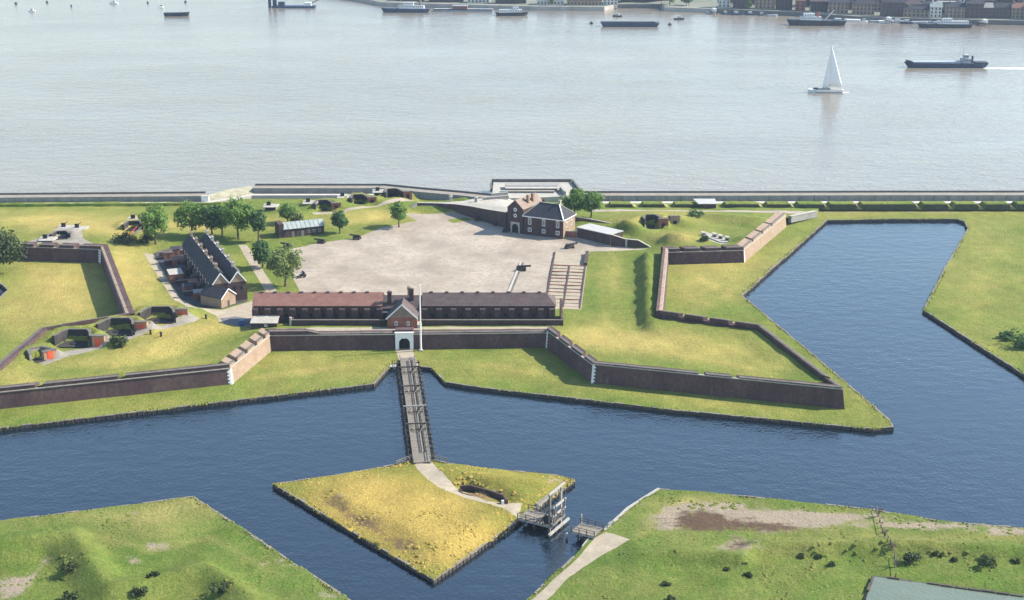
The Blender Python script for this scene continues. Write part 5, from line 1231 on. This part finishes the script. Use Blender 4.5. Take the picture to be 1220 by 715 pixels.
pc = obj('pier_cap', MB().beam((xp+.9, -W_-2.2, -1.1), (xp+.9, W_+2.4, -1.1), .5, .45), 'pale_timber', t)
for y in (-3.5, -1.5, .5, 2.5): obj('pile', MB().tube((xp+.9, y, -3.5), (xp+.9, y, -1.4), .22, .2, 7), 'dark_timber', pc)
obj('counterweight_chain', MB().tube((xp+.1, -W_+.2, 7.6), (xp+1.25, -W_+.2, 5.0), .05, .05, 5), 'black_iron', t); obj('counterweight_chain', MB().tube((xp+.1, W_-.2, 7.6), (xp+1.25, W_-.2, 5.0), .05, .05, 5), 'black_iron', t)
t = thing('bridge_landing', 'short railed timber landing opposite the lifting bridge on the near bank', 'landing', (a.x, a.y, 1.9), r)
deck(t, Lb*.72, Lb+.3, 2.3)
obj('fender_post', MB().tube((Lb*.72-1.0, -2.6, -3), (Lb*.72-1.0, -2.6, -.6), .28, .25, 8), 'pale_timber', t)
obj('white_post', MB().box(Lb*.72-.12, Lb*.72+.12, 2.4, 2.65, -.4, 2.0), 'pale_timber', t)
post_fence('rail_fence', 'short pale timber rail on the bank right of the bridge landing', [(724,629),(737,621)], None, zfix=1.2, mat='pale_timber')
t = thing('bank_wall', 'pale timber bank lining running up from the bridge landing', 'retaining wall', tuple(P(740,613,1)))
p = [P(703,640,1), P(694,652,1)]; obj('wall_length', MB().beam((p[0].x,p[0].y,.75),(p[1].x,p[1].y,.75), .5, .9), 'pale_timber', t, True)
p = [P(720,632,1), P(748,606,1), P(785,582.5,1)]
for q0, q1 in zip(p, p[1:]): obj('wall_length', MB().beam((q0.x,q0.y,.75),(q1.x,q1.y,.75), .7, .95), 'pale_timber', t, True)
t = thing('bank_wall', 'pale timber lining along the island bank behind the lifting bridge', 'retaining wall', tuple(P(655,590,1)))
p = [P(640,603,1), P(668,580,1)]; obj('wall_length', MB().beam((p[0].x,p[0].y,.8),(p[1].x,p[1].y,.8), .8, 1.0), 'pale_timber', t, True)
obj('cap', MB().beam((p[0].x,p[0].y,1.36),(p[1].x,p[1].y,1.36), .9, .1), 'timber', t, True)
# sunken brick ruin on the island
t = thing('ruined_guardhouse', 'sunken dark brick ruin beside the path on the island', 'ruin', tuple(P(575,590,1)))
rp_ = [(548,583),(560,582),(582,588),(600,594),(604,600),(590,601),(570,594),(550,588)]
wr = [P(u, v, 1.6) for u, v in rp_]
for k in range(len(wr)):
    p, q_ = wr[k], wr[(k+1) % len(wr)]
    h = 1.2 if k in (0,1,2,3) else .5
    obj('wall_length', MB().beam((p.x,p.y,1.0+h/2),(q_.x,q_.y,1.0+h/2), .5, h+.6), 'dark_brick', t, True)
p = P(599,600,1.8); obj('white_marker', MB().box(p.x-.3,p.x+.3,p.y-.2,p.y+.2,1.2,2.6), 'white_paint', t, True)

# ---- ragged fence and dead thorn line in the lower right
post_fence('wire_fence', 'ragged dark fence line overgrown with dead stems running down to the pond', [(1044,608),(1048,622),(1051,636),(1061,648),(1066,665),(1067,688)], RF, h=1.1, sp=2.6, rails=1, mat='dead_wood')
def dead_tree(u, v, h, label, seed):
    p = ground(u, v, RF); t = thing('dead_shrub', label, 'shrub', tuple(p)); g = random.Random(seed); mb = MB()
    obj('stem', MB().tube((0,0,-.3),(.2,.1,h*.5), .10, .07, 6), 'dead_wood', t)
    for k in range(16):
        a_ = g.uniform(0, 6.28); z = g.uniform(.1, .5)*h; l = g.uniform(.3, .7)*h
        e1 = Vector((math.cos(a_)*l*.6, math.sin(a_)*l*.6, z+l*.6)); mb.tube((.1, .05, z), e1, .05, .025, 4)
        for _ in range(4): mb.tube(e1*.7+Vector((0,0,z*.3)), e1+Vector((g.uniform(-.5,.5), g.uniform(-.5,.5), g.uniform(0,.6)))*.9, .03, .012, 4)
    obj('twigs', mb, 'dead_wood', t)
for k, (u, v, h, l) in enumerate(((1046,616,3.2,'bare dead shrub at the water end of the ragged fence'),(1053,640,2.4,'bare dead shrub halfway along the ragged fence'),(1066,676,3.2,'bare dead shrub at the pond end of the ragged fence'),(1063,655,2.0,'bare dead shrub where the ragged fence crosses the bank'))): dead_tree(u, v, h, l, 100+k)
# ---- coarse tussocks on the rough banks
def hummocks(name, label, poly, fld, n, seed, mat, rmin, rmax, h, dry, avoid=()):
    """low rounded lumps of turf, uncountable"""
    g = np.random.default_rng(seed); xs = [p[0] for p in poly]; ys = [p[1] for p in poly]
    X = g.uniform(min(xs), max(xs), n*4); Y = g.uniform(max(215, min(ys)), max(ys), n*4); ok = inside(X, Y, poly)
    for a in avoid: ok &= ~inside(X, Y, a)
    X = X[ok]; Y = Y[ok]; cl = vnoise(X, Y, .06, seed); ok = cl > -.1; X = X[ok][:n]; Y = Y[ok][:n]; Z = fld(X, Y); V = []; Fc = []
    for x, y, z in zip(X, Y, Z):
        r = g.uniform(rmin, rmax); hh = r*h*g.uniform(.6, 1.3); b = len(V); a0 = g.uniform(0, 1); st = g.uniform(.6, 1.6)
        V.append((x, y, z+hh))
        for ring, (rr, zz) in enumerate(((.55, .72), (1.0, -.12))):
            for k in range(6):
                t_ = a0+k*math.pi/3; q = rr*r*g.uniform(.75, 1.25); V.append((x+math.cos(t_)*q*st, y+math.sin(t_)*q, z+hh*zz-(.15 if ring else 0)))
        for k in range(6):
            m_ = (k+1) % 6; Fc += [(b, b+1+k, b+1+m_), (b+1+k, b+7+k, b+7+m_, b+1+m_)]
    if False: pass
    me = bpy.data.meshes.new(name); me.from_pydata(V, [], Fc); me.materials.append(M[mat])
    a = me.attributes.new('turf', 'FLOAT_COLOR', 'POINT'); a.data.foreach_set('color', np.tile([dry, 0, 0, 1], len(V)).astype(np.float32)); me.polygons.foreach_set('use_smooth', [True]*len(me.polygons))
    o = bpy.data.objects.new(name, me); C.objects.link(o); o['kind'] = 'stuff'; tag(o, label, 'grass')
def edge_grass(label, pts, side, mat, dry, seed):
    """rank grass hanging over the moat lining in ragged clumps"""
    g = random.Random(seed); q = offset([Vector((*p, 0)) for p in pts], .55*side); V = []; Fc = []
    for a, b in zip(q, q[1:]):
        L_ = (b-a).length; d = (b-a).normalized(); nr = Vector((-d.y, d.x, 0))*side; x = 0
        while x < L_:
            p = a+d*x; dens = noise.noise(Vector((p.x*.09, p.y*.09, seed)))
            if dens > -.12 or g.random() < .25:
                for _ in range(2 if dens > .1 else 1):
                    c = p+nr*g.uniform(-.75, .5); r = g.uniform(.2, .55); h = g.uniform(.15, .5); i0 = len(V); z = 1.0
                    V.append((c.x, c.y, z+h))
                    for k in range(5):
                        an = k*1.2566+g.uniform(0, .6); rr = r*g.uniform(.7, 1.3); V.append((c.x+math.cos(an)*rr, c.y+math.sin(an)*rr, z-.18))
                    Fc += [(i0, i0+1+k, i0+1+(k+1) % 5) for k in range(5)]
            x += g.uniform(.5, 1.1)
    me = bpy.data.meshes.new('bank_grass'); me.from_pydata(V, [], Fc); me.materials.append(M[mat])
    a = me.attributes.new('turf', 'FLOAT_COLOR', 'POINT'); a.data.foreach_set('color', np.tile([dry, 0, 0, 1], len(V)).astype(np.float32))
    o = bpy.data.objects.new('bank_grass', me); C.objects.link(o); o['kind'] = 'stuff'; tag(o, label, 'grass')
edge_grass('ragged grass overhanging the moat lining left of the bridge', [xy(u, v, ZB) for u, v in berm_px[:7]], 1, 'turf', .2, 1)
edge_grass('ragged grass overhanging the moat lining right of the bridge', [xy(u, v, ZB) for u, v in berm_px[8:28]], 1, 'turf', .25, 2)
edge_grass('ragged grass round the edge of the diamond-shaped island', isl_w+isl_w[:1], -1, 'island_turf', .5, 3)
edge_grass('ragged grass along the water edge of the lower left bank', cwl[:8], -1, 'rough_turf', .3, 4)
edge_grass('ragged grass along the water edge of the lower right bank', [xy(u, v, ZB) for u, v in cwr_px], -1, 'rough_turf', .35, 5)
hummocks('coarse_grass', 'coarse green tussocks over the lower left bank', cwl, RF, 1500, 5, 'rough_turf', .25, .7, .16, .14)
hummocks('coarse_grass', 'coarse green tussocks over the lower right bank', cwr, RF, 1900, 6, 'rough_turf', .25, .7, .16, .12, (bank_path, pond))
hummocks('coarse_grass', 'coarse dry tussocks over the diamond-shaped island', isl_w, RF, 700, 8, 'island_turf', .25, .6, .22, .9, (isl_path,))

# ================================================================== BOATS ON THE RIVER
def hull_mb(L_, B_, H_, bow=.22, stern=.06, rake=.05, z0=-.6):
    """pointed hull along +x; returns (hull, outline at deck)"""
    xs = [(-.5, .72), (-.5+stern, .95), (-.2, 1), (.5-bow, 1), (.5-bow*.5, .72), (.5-bow*.15, .3), (.5, .02)]
    up = [(x*L_, y*B_/2) for x, y in xs]; out = up+[(x, -y) for x, y in up[::-1]]
    n = len(out)
    low = [(x*(1-rake*2)-rake*L_*.2, y*.82) for x, y in out]
    sheer = [H_*(1+.35*max(0, x/L_-.1)**1.2*2) for x, y in out]
    mb = MB(); mb.add([(x, y, z0) for x, y in low]+[(x, y, z) for (x, y), z in zip(out, sheer)], [tuple(range(n))]+[(i, n+i, n+(i+1) % n, (i+1) % n) for i in range(n)]+[tuple(range(n, 2*n))[::-1]])
    return mb, out
def boat(name, label, cat, u, v, L_, B_, H_, rz, hullm, group=None, **kw):
    p = P(u, v, 0); t = thing(name, label, cat, (p.x, p.y, 0), R(rz), group); mb, out = hull_mb(L_, B_, H_, **kw); obj('hull', mb, hullm, t); return t
def house_on(t, x0, x1, w_, z0, z1, mat='white_paint', name='deckhouse', win=True):
    d = obj(name, MB().box(x0, x1, -w_/2, w_/2, z0, z1), mat, t)
    obj('roof', MB().box(x0-.3, x1+.3, -w_/2-.3, w_/2+.3, z1+.003, z1+.2), 'ship_grey', d)
    if win:
        n = max(2, int((x1-x0)/2))
        for k in range(n):
            x = x0+(x1-x0)*(k+.5)/n
            for s in (-1, 1): obj('window', MB().box(x-.45, x+.45, s*(w_/2+.02)-.02, s*(w_/2+.02)+.02, z1-1.3, z1-.5), 'glass', d)
    return d
# sailing yacht heading left
t = boat('sailing_yacht', 'white sailing yacht with tall pale sails heading left on the river', 'yacht', 983, 110, 23, 5.2, 1.7, 178, 'white_paint')
obj('boot_stripe', MB().box(-10.6, 6.5, -2.42, 2.42, -.1, .25), 'ship_blue', t)
obj('deck', MB().prism([(-10.5,-2),(6,-2.1),(10.5,0),(6,2.1),(-10.5,2)], 1.7, 1.95), 'pale_timber', t)
obj('cabin', MB().prism([(-3,-1.3),(5,-1.1),(5,1.1),(-3,1.3)], 1.952, [2.9,2.6,2.6,2.9]), 'pale_timber', t)
obj('cockpit_crew_hood', MB().box(4.5,7.5,-1.0,1.0,2.0,2.9), 'ship_blue', t)
ma = obj('mast', MB().tube((-2.0,0,1.9),(-2.0,0,31), .2, .11, 8), 'ship_grey', t); obj('boom', MB().tube((-2.0,0,3.4),(-10.6,.6,3.7), .14, .12, 6), 'ship_grey', ma)
def sail(name, a, b, c, belly, par):
    n = 8; mb = MB(); vs = []; idx = {}
    A_, B_, C_ = Vector(a), Vector(b), Vector(c)
    for i in range(n+1):
        for j in range(n+1-i):
            u_, w_ = i/n, j/n; k = 1-u_-w_
            idx[i, j] = len(vs); vs.append(tuple(A_*k+B_*u_+C_*w_+Vector((0, belly*4*(k*u_+u_*w_+w_*k)*.33, 0))))
    fs = []
    for i in range(n):
        for j in range(n-i):
            fs.append((idx[i, j], idx[i+1, j], idx[i, j+1]))
            if i+j < n-1: fs.append((idx[i+1, j], idx[i+1, j+1], idx[i, j+1]))
    o = obj(name, mb.add(vs, fs), 'sail', par); o.data.polygons.foreach_set('use_smooth', [True]*len(o.data.polygons))
    md = o.modifiers.new('thickness', 'SOLIDIFY'); md.thickness = .04; return o
sail('mainsail', (-2.3,.05,3.8), (-10.5,.6,3.9), (-2.2,.05,30), 1.2, t); sail('genoa', (2.2,0,2.4), (-1.8,1.0,3.0), (-1.8,0,27), 1.4, t)
for s in (-1, 1): obj('shroud', MB().tube((-2.4,s*2.3,1.9),(-2.0,0,24), .03, .03, 4), 'ship_grey', t)
# dark coaster heading left with wake
t = boat('coaster', 'long low dark blue coaster heading left with a foaming wake', 'ship', 1126, 80, 59, 9.5, 3.0, 180, 'ship_blue', bow=.1)
obj('hatch_cover', MB().box(-10, 24, -3.4, 3.4, 3.0, 4.1), 'ship_grey', t); obj('bow_bulwark', MB().prism([(24,-4),(28,-1.5),(28,1.5),(24,4)], 3.0, [4.4,5.2,5.2,4.4]), 'ship_black', t)
h = house_on(t, -17, -11, 6.5, 3.0, 6.0, 'ship_grey'); house_on(t, -15.5, -12.5, 4.5, 6.2, 8.6, 'ship_grey', 'wheelhouse')
obj('mast', MB().tube((-12,0,8.6),(-12,0,14.5), .22, .12, 6), 'ship_grey', t); obj('derrick', MB().tube((-10,0,4.1),(-3,0,7.5), .2, .15, 6), 'ship_grey', t); obj('funnel', MB().tube((-18.5,0,3),(-18.8,0,7.8), .9, .8, 10), 'ship_blue', t); obj('stern_rail', MB().box(-29,-20,-4.2,4.2,3.0,3.8), 'ship_black', t)
w0 = P(1172, 81.5, 0); mb = MB(); n = 40; vs = []
for i in range(n+1):
    x = w0.x+i*3.2; hw = 3.6+i*.22
    for s in (-1, -.3, .3, 1): vs.append((x, w0.y+i*.25-i*.28+s*hw, .03))
mb.add(vs, [(i*4+j, (i+1)*4+j, (i+1)*4+j+1, i*4+j+1) for i in range(n) for j in range(3)]); o = obj('wake', mb, 'foam', kind='stuff'); tag(o, 'white foaming wake behind the dark coaster', 'wake')
w0 = P(960, 110, 0); mb = MB(); vs = []
for i in range(31):
    for s in (-1, -.3, .3, 1): vs.append((w0.x+i*.9, w0.y-1+s*(.5+i*.05), .03))
mb.add(vs, [(i*4+j, (i+1)*4+j, (i+1)*4+j+1, i*4+j+1) for i in range(30) for j in range(3)]); o = obj('bow_wave', mb, 'foam', kind='stuff'); tag(o, 'thin foam line along the white yacht', 'wake')
# moored lighter and buoys
t = boat('lighter', 'dark moored lighter lying between two mooring buoys', 'barge', 750, 31.5, 52, 9, 3.2, 178, 'ship_blue', bow=.05, stern=.02)
obj('coaming', MB().box(-23,23,-3.6,3.6,3.2,4.0), 'ship_black', t); obj('hold', MB().box(-22,22,-3.0,3.0,4.003,4.05), 'dark_opening', t)
for x in (-24.5, 24): obj('bollard', MB().tube((x,0,3.2),(x,0,4.6), .4, .4, 6), 'ship_black', t)
def buoy(u, v, label, s=1.6, mat='ship_black'):
    p = P(u, v, 0); t = thing('mooring_buoy', label, 'buoy', (p.x, p.y, 0)); obj('drum', MB().lathe([(s*.7,-.3),(s,0),(s,1.2),(s*.6,1.6)], 12), mat, t); obj('ring', MB().lathe([(.3,1.6),(.35,2.3),(.1,2.4)], 8), 'black_iron', t)
buoy(704.5, 28.5, 'dark mooring buoy left of the moored lighter'); buoy(798, 30, 'dark mooring buoy right of the moored lighter')
def launch(u, v, L_, label, rz=0, hm='white_paint', cab=True):
    t = boat('launch', label, 'boat', u, v, L_, L_*.32, L_*.11+.3, rz, hm)
    if cab: house_on(t, -L_*.15, L_*.15, L_*.2, L_*.11+.3, L_*.11+2.0, 'white_paint', 'cabin')
    else: obj('thwart', MB().box(-.4,.4,-L_*.12,L_*.12,L_*.1,L_*.11+.4), 'timber', t)
launch(735.5, 20, 9, 'small dark launch just above the moored lighter', 170, 'ship_black'); launch(809, 23.5, 10, 'small dark launch right of the lighter, near the far bank', 0, 'ship_black')
launch(211, 19, 24, 'long low dark boat alone at upper left', 0, 'ship_black', False)
launch(38.5, 14, 7, 'white and brown motor boat at far upper left'); launch(136, 4.5, 9, 'white motor boat at the top edge, upper left', 0); launch(192, 9, 5.5, 'small white boat just above the long dark boat', 20)
buoy(19, 5, 'dark buoy at the extreme upper left', 1.4); buoy(56, 3.5, 'dark buoy left of the white boat at the top edge', 1.2); buoy(176, 4.0, 'small dark buoy at the top edge, upper left', 1.0); buoy(85, 8, 'tiny buoy alone between the two white boats', .8); buoy(221, 3, 'dark buoy above the right end of the long dark boat', 1.2)
# ship with pale upperworks
t = boat('tug_ship', 'grey ship with cluttered pale upperworks near the far bank', 'ship', 972, 30, 52, 10, 4.2, 176, 'ship_black', bow=.16)
house_on(t, -4, 14, 7, 4.2, 7.2); house_on(t, 2, 11, 6, 7.4, 9.8, 'white_paint', 'bridge'); obj('mast', MB().tube((6,0,10),(6,0,17), .25, .15, 6), 'ship_grey', t); obj('funnel', MB().tube((-1,0,7.2),(-1.5,0,11.5), 1.2, 1.1, 10), 'ship_red', t); obj('stern_gear', MB().box(-22,-16,-3,3,4.2,6.0), 'ship_grey', t)
obj('crane_boom', MB().beam((-8,0,5),(-15,0,13), .6, .6), 'white_paint', t); obj('lifeboat', MB().lathe([(.1,-2),(.8,-1.2),(.9,0),(.8,1.2),(.1,2)], 8, Matrix.Translation((-2,-3.9,6.2)) @ Matrix.Rotation(R(90),4,'Y')), 'white_paint', t)
t = boat('passenger_ship', 'low white-topped ship beneath the far town at upper right', 'ship', 1125, 33, 48, 9, 3.2, 180, 'ship_black', bow=.16)
house_on(t, -20, 6, 6.5, 3.2, 5.6); house_on(t, -6, 2, 5, 5.8, 7.8, 'white_paint', 'wheelhouse'); obj('mast', MB().tube((-3,0,7.8),(-3,0,13), .2, .12, 6), 'ship_grey', t)
# ferry, pier pontoon and paddle vessel at upper middle
t = boat('ferry', 'white ferry moored at the right end of the pier', 'ferry', 610, 18.5, 31, 8, 2.8, 2, 'ship_black', bow=.14); house_on(t, -12, 9, 6.5, 2.8, 5.4); house_on(t, 1, 6, 4.5, 5.6, 7.6, 'white_paint', 'wheelhouse'); obj('mast', MB().tube((-11,0,5),(-11,0,14), .2, .14, 6), 'ship_black', t)
t = boat('pilot_vessel', 'dark-hulled vessel with white upperworks left of the pier', 'ship', 483, 14.5, 47, 9, 3.4, 178, 'ship_blue', bow=.16); house_on(t, -18, 6, 6.5, 3.4, 6.2); house_on(t, -8, 2, 5, 6.4, 9.0, 'white_paint', 'bridge'); obj('funnel', MB().tube((-14,0,6),(-14.5,0,13), 1.3, 1.1, 10), 'tan_tile', t); obj('mast', MB().tube((4,0,8),(4,0,16), .2, .12, 6), 'ship_grey', t)
p = P(552, 13.5, 0); t = thing('pier', 'long low grey landing pier between the pilot vessel and the ferry', 'pier', (p.x, p.y, 0), R(-3))
for k in range(4): obj('pontoon', MB().box(-28+k*14.2, -14.2+k*14.2, -5, 5, -.5, 2.2), 'ship_grey', t)
house_on(t, -10, 4, 6, 2.2, 5.2, 'red_brick', 'shelter'); obj('deck_edge', MB().box(-28.1,28.8,-5.3,-5.003,1.5,2.6), 'ship_black', t)
t = thing('floating_crane', 'blue floating crane pontoon at the top edge, left of middle', 'crane barge', tuple(P(354,9,0))); obj('pontoon', MB().box(-24,18,-6,6,-.5,1.8), 'ship_blue', t)
obj('tower', MB().box(-23.5,-20,-2,2,1.8,13), 'ship_blue', t); obj('deck_store', MB().box(-18,-12,-3,3,1.8,5.5), 'ship_blue', t); obj('jib', MB().beam((10,0,2),(30,0,12), .9, .9), 'timber', t); obj('cab', MB().box(8,14,-3,3,1.8,5.0), 'white_paint', t); obj('leg', MB().box(-28,-25.5,-1.5,1.5,-.5,14), 'ship_blue', t)

mr = random.Random(17)
for k in range(16):                                       # craft moored under the far bank
    u = 1015+k*13+mr.uniform(-3, 3) if k < 10 else 850+(k-10)*14+mr.uniform(-3, 3)
    launch(u, float(np.interp(u, [850,950,1030,1120,1220], [15.6,19.8,25.8,28.3,30.3]))+mr.uniform(.2, 1.2), mr.uniform(7, 15), 'small craft moored under the far town embankment, %d%s from left' % ((k+7 if k < 10 else k-9), {1:'st',2:'nd',3:'rd'}.get(k+7 if k < 10 else k-9, 'th')), mr.choice((0, 176, 8)), mr.choice(('white_paint','ship_blue','ship_grey')), mr.random() < .7)
for k, u in enumerate((842, 1046, 1158)):
    v = float(np.interp(u, [790,850,950,1030,1120,1220], [12,14,18,24,26.5,28.5])); b = P(u, v, 0); t = thing('jetty', ['narrow jetty at the left end of the far town','narrow jetty in the middle of the far town front','narrow jetty near the right end of the far town front'][k], 'jetty', (b.x, b.y, 0), R(-80))
    for j in range(4): obj('deck', MB().box(j*7, j*7+6.9, -1.6, 1.6, 2.4, 2.8), 'timber', t)
    for j in range(5):
        for s_ in (-1, 1): obj('pile', MB().tube((j*6.5+.8, s_*1.3, -2), (j*6.5+.8, s_*1.3, 3.6), .22, .2, 6), 'dark_timber', t)
    obj('shelter', MB().box(20, 26, -1.4, 1.4, 2.81, 5.4), 'white_paint', t)

# ================================================================== FAR BANK
shore_px = [(300,-14),(380,-6),(430,1),(455,6),(560,9),(640,11),(720,11.5),(735,8.5),(788,8.5),(792,12),(850,14),(950,18),(1030,24),(1120,26.5),(1220,28.5),(1420,34)]
shore = [xy(u, v, 1.0) for u, v in shore_px]
def far_z(x, y):
    x = np.asarray(x); y = np.asarray(y); sy = np.interp(x, [p[0] for p in shore], [p[1] for p in shore]); d = np.maximum(0, y-sy); return 3.5+np.maximum(0, d-25)*.055
sheet([(p[0], p[1]) for p in shore]+[(800, 1900), (shore[0][0]-300, 1900), (shore[0][0]-300, shore[0][1]+60)], ('far_bank', 'town_ground'), [], 14, far_z, [], .2)
qw = thing('embankment', 'dark river embankment wall along the far town', 'embankment', (shore[5][0], shore[5][1], 0))
for a, b in zip(shore, shore[1:]):
    mm = 'dark_wall' if a[0] > 200 else ('shingle_shore' if random.random() < .6 else 'dark_wall')
    obj('wall_length', MB().prism([(a[0], a[1]-1.0), (b[0], b[1]-1.0), (b[0], b[1]+1.5), (a[0], a[1]+1.5)], -1, 3.9), mm, qw, True)
gh_ = random.Random(3); wmesh = {}
def far_house(x, y, z, w_, d_, h, rh, mat, roofm, rz, label, flat=False, wins=True):
    t = thing('far_house', label, 'house', (x, y, z), rz, 'houses of the far riverside town')
    mb = MB()
    if flat: mb.box(0, w_, 0, d_, -3, h)
    else: gable_walls(mb, 0, w_, 0, d_, -3, h, h+rh, 'x')
    obj('wall', mb, mat, t)
    mb = MB()
    if flat: mb.box(-.4, w_+.4, -.4, d_+.4, h+.003, h+.6)
    else: roof_gable(mb, 0, w_, 0, d_, h, h+rh, 'x', .4, .3)
    rf = obj('roof', mb, roofm, t)
    if not flat: obj('chimney', MB().box(w_*.2-.6, w_*.2+.6, d_/2-.8, d_/2+.8, h+rh-1.5, h+rh+1.8), mat, rf)
    if wins:
        if 'm' not in wmesh: wmesh['m'] = MB().box(-.65, .65, -.08, .06, -.95, .95).mesh('window'); wmesh['m'].materials.append(M['glass'])
        nw = max(2, int(w_/3.2)); ns = max(1, int(h/3.1))
        for i in range(nw):
            for j in range(ns):
                o = bpy.data.objects.new('window', wmesh['m']); C.objects.link(o); o.parent = t; o.location = (w_*(i+.5)/nw, 0, 1.8+j*3.1)
def nth(n): return '%d%s' % (n, 'th' if 10 < n % 100 < 20 else {1: 'st', 2: 'nd', 3: 'rd'}.get(n % 10, 'th'))
hm = [('brick','slate'),('tan_brick','slate'),('pale_render','slate'),('red_brick','red_tile'),('tan_brick','red_tile'),('pale_render','lead_roof'),('dark_brick','dark_tile'),('brick','grey_concrete')]
hn = {'brick':'brown brick','dark_brick':'dark brick','pale_render':'pale rendered','red_brick':'red brick','tan_brick':'tan brick'}
for row, (off, u0, u1) in enumerate(((14, 858, 1270), (48, 900, 1270), (85, 1000, 1280))):
    u = u0; cnt = 0
    while u < u1:
        cnt += 1
        v = np.interp(u, [p[0] for p in shore_px], [p[1] for p in shore_px]); b = P(u, v, 1.0)
        w_ = gh_.uniform(8, 22); x = b.x; y = b.y+off+gh_.uniform(-3, 5); mt, rm = gh_.choice(hm); h = gh_.choice((6.5, 9.5, 9.5, 12.5)); flat = gh_.random() < .22
        z = float(far_z(np.array([x]), np.array([y]))[0])
        if proj(x, y, z+h+6)[1] > -4 or True:
            far_house(x, y, z, w_, gh_.uniform(8, 12), h, gh_.uniform(2.5, 4.2), mt, rm, R(gh_.uniform(-14, -6)),
                      'hazy %s %s, %s from left in the %s row of the far town' % (hn[mt], 'flat-roofed block' if flat else 'pitched-roof house', nth(cnt), ['front', 'second', 'rear'][row]), flat, row < 2)
        u += (w_+gh_.choice((.3, .3, 1.5, 5)))*1.32
for k, (u, w_, h, mt, off) in enumerate(((640,26,6,'pale_render',16),(676,34,5,'tan_brick',14),(470,28,7,'dark_brick',18),(510,34,9,'brick',16),(556,22,6,'pale_render',18),(590,30,8,'dark_brick',18),(742,30,9,'dark_brick',24),(770,24,8,'brick',24),(720,14,8,'pale_render',18))):
    v = np.interp(u, [p[0] for p in shore_px], [p[1] for p in shore_px]); b = P(u, v, 1.0); y = b.y+off
    far_house(b.x, y, 3.6, w_, 11, h, 3, mt, 'slate', R(-3), ['long pale waterside shed, left of the far sandy quay','low tan waterside shed on the far sandy quay','dark waterside warehouse behind the pilot vessel','tallest brown warehouse behind the pier','pale waterside shed behind the pier','dark warehouse behind the ferry','dark warehouse behind the moored lighter, left of two','brown warehouse behind the moored lighter, right of two','narrow pale house at the far inlet'][k], True)
far_us = sorted(gh_.uniform(655, 905) for _ in range(22))+sorted(gh_.uniform(905, 1260) for _ in range(12))
for k in range(34):
    u = far_us[k]; v = np.interp(u, [p[0] for p in shore_px], [p[1] for p in shore_px]); b = P(u, v, 1.0); y = b.y+gh_.uniform(12, 34) if k < 22 else b.y+gh_.uniform(30, 46)
    z = float(far_z(np.array([b.x]), np.array([y]))[0]); hh = gh_.uniform(6, 12)
    tree(0, 0, hh, hh*gh_.uniform(.8, 1.2), 'hazy green tree on the far riverside, %s from left' % nth(k+1), gh_.choice(('leaf','leaf_dark','leaf_pale')), 200+k, n=260, leaf=1.0, nclump=10, loc=(b.x, y, z), group='trees of the far riverside', name='far_tree')

# ================================================================== HAZE
m = bpy.data.materials.new('haze'); m.use_nodes = True; t = m.node_tree; t.nodes.remove(t.nodes['Principled BSDF'])
pv = t.nodes.new('ShaderNodeVolumePrincipled'); pv.inputs['Color'].default_value = (.60, .77, 1.0, 1); pv.inputs['Density'].default_value = .00007; pv.inputs['Anisotropy'].default_value = .2
t.links.new(pv.outputs[0], t.nodes['Material Output'].inputs['Volume']); M['haze'] = m
o = obj('haze', MB().box(-3600, 3600, -60, 5100, -4.5, 150), 'haze', kind='stuff'); tag(o, 'thin pale haze lying over the river and the far town', 'haze')
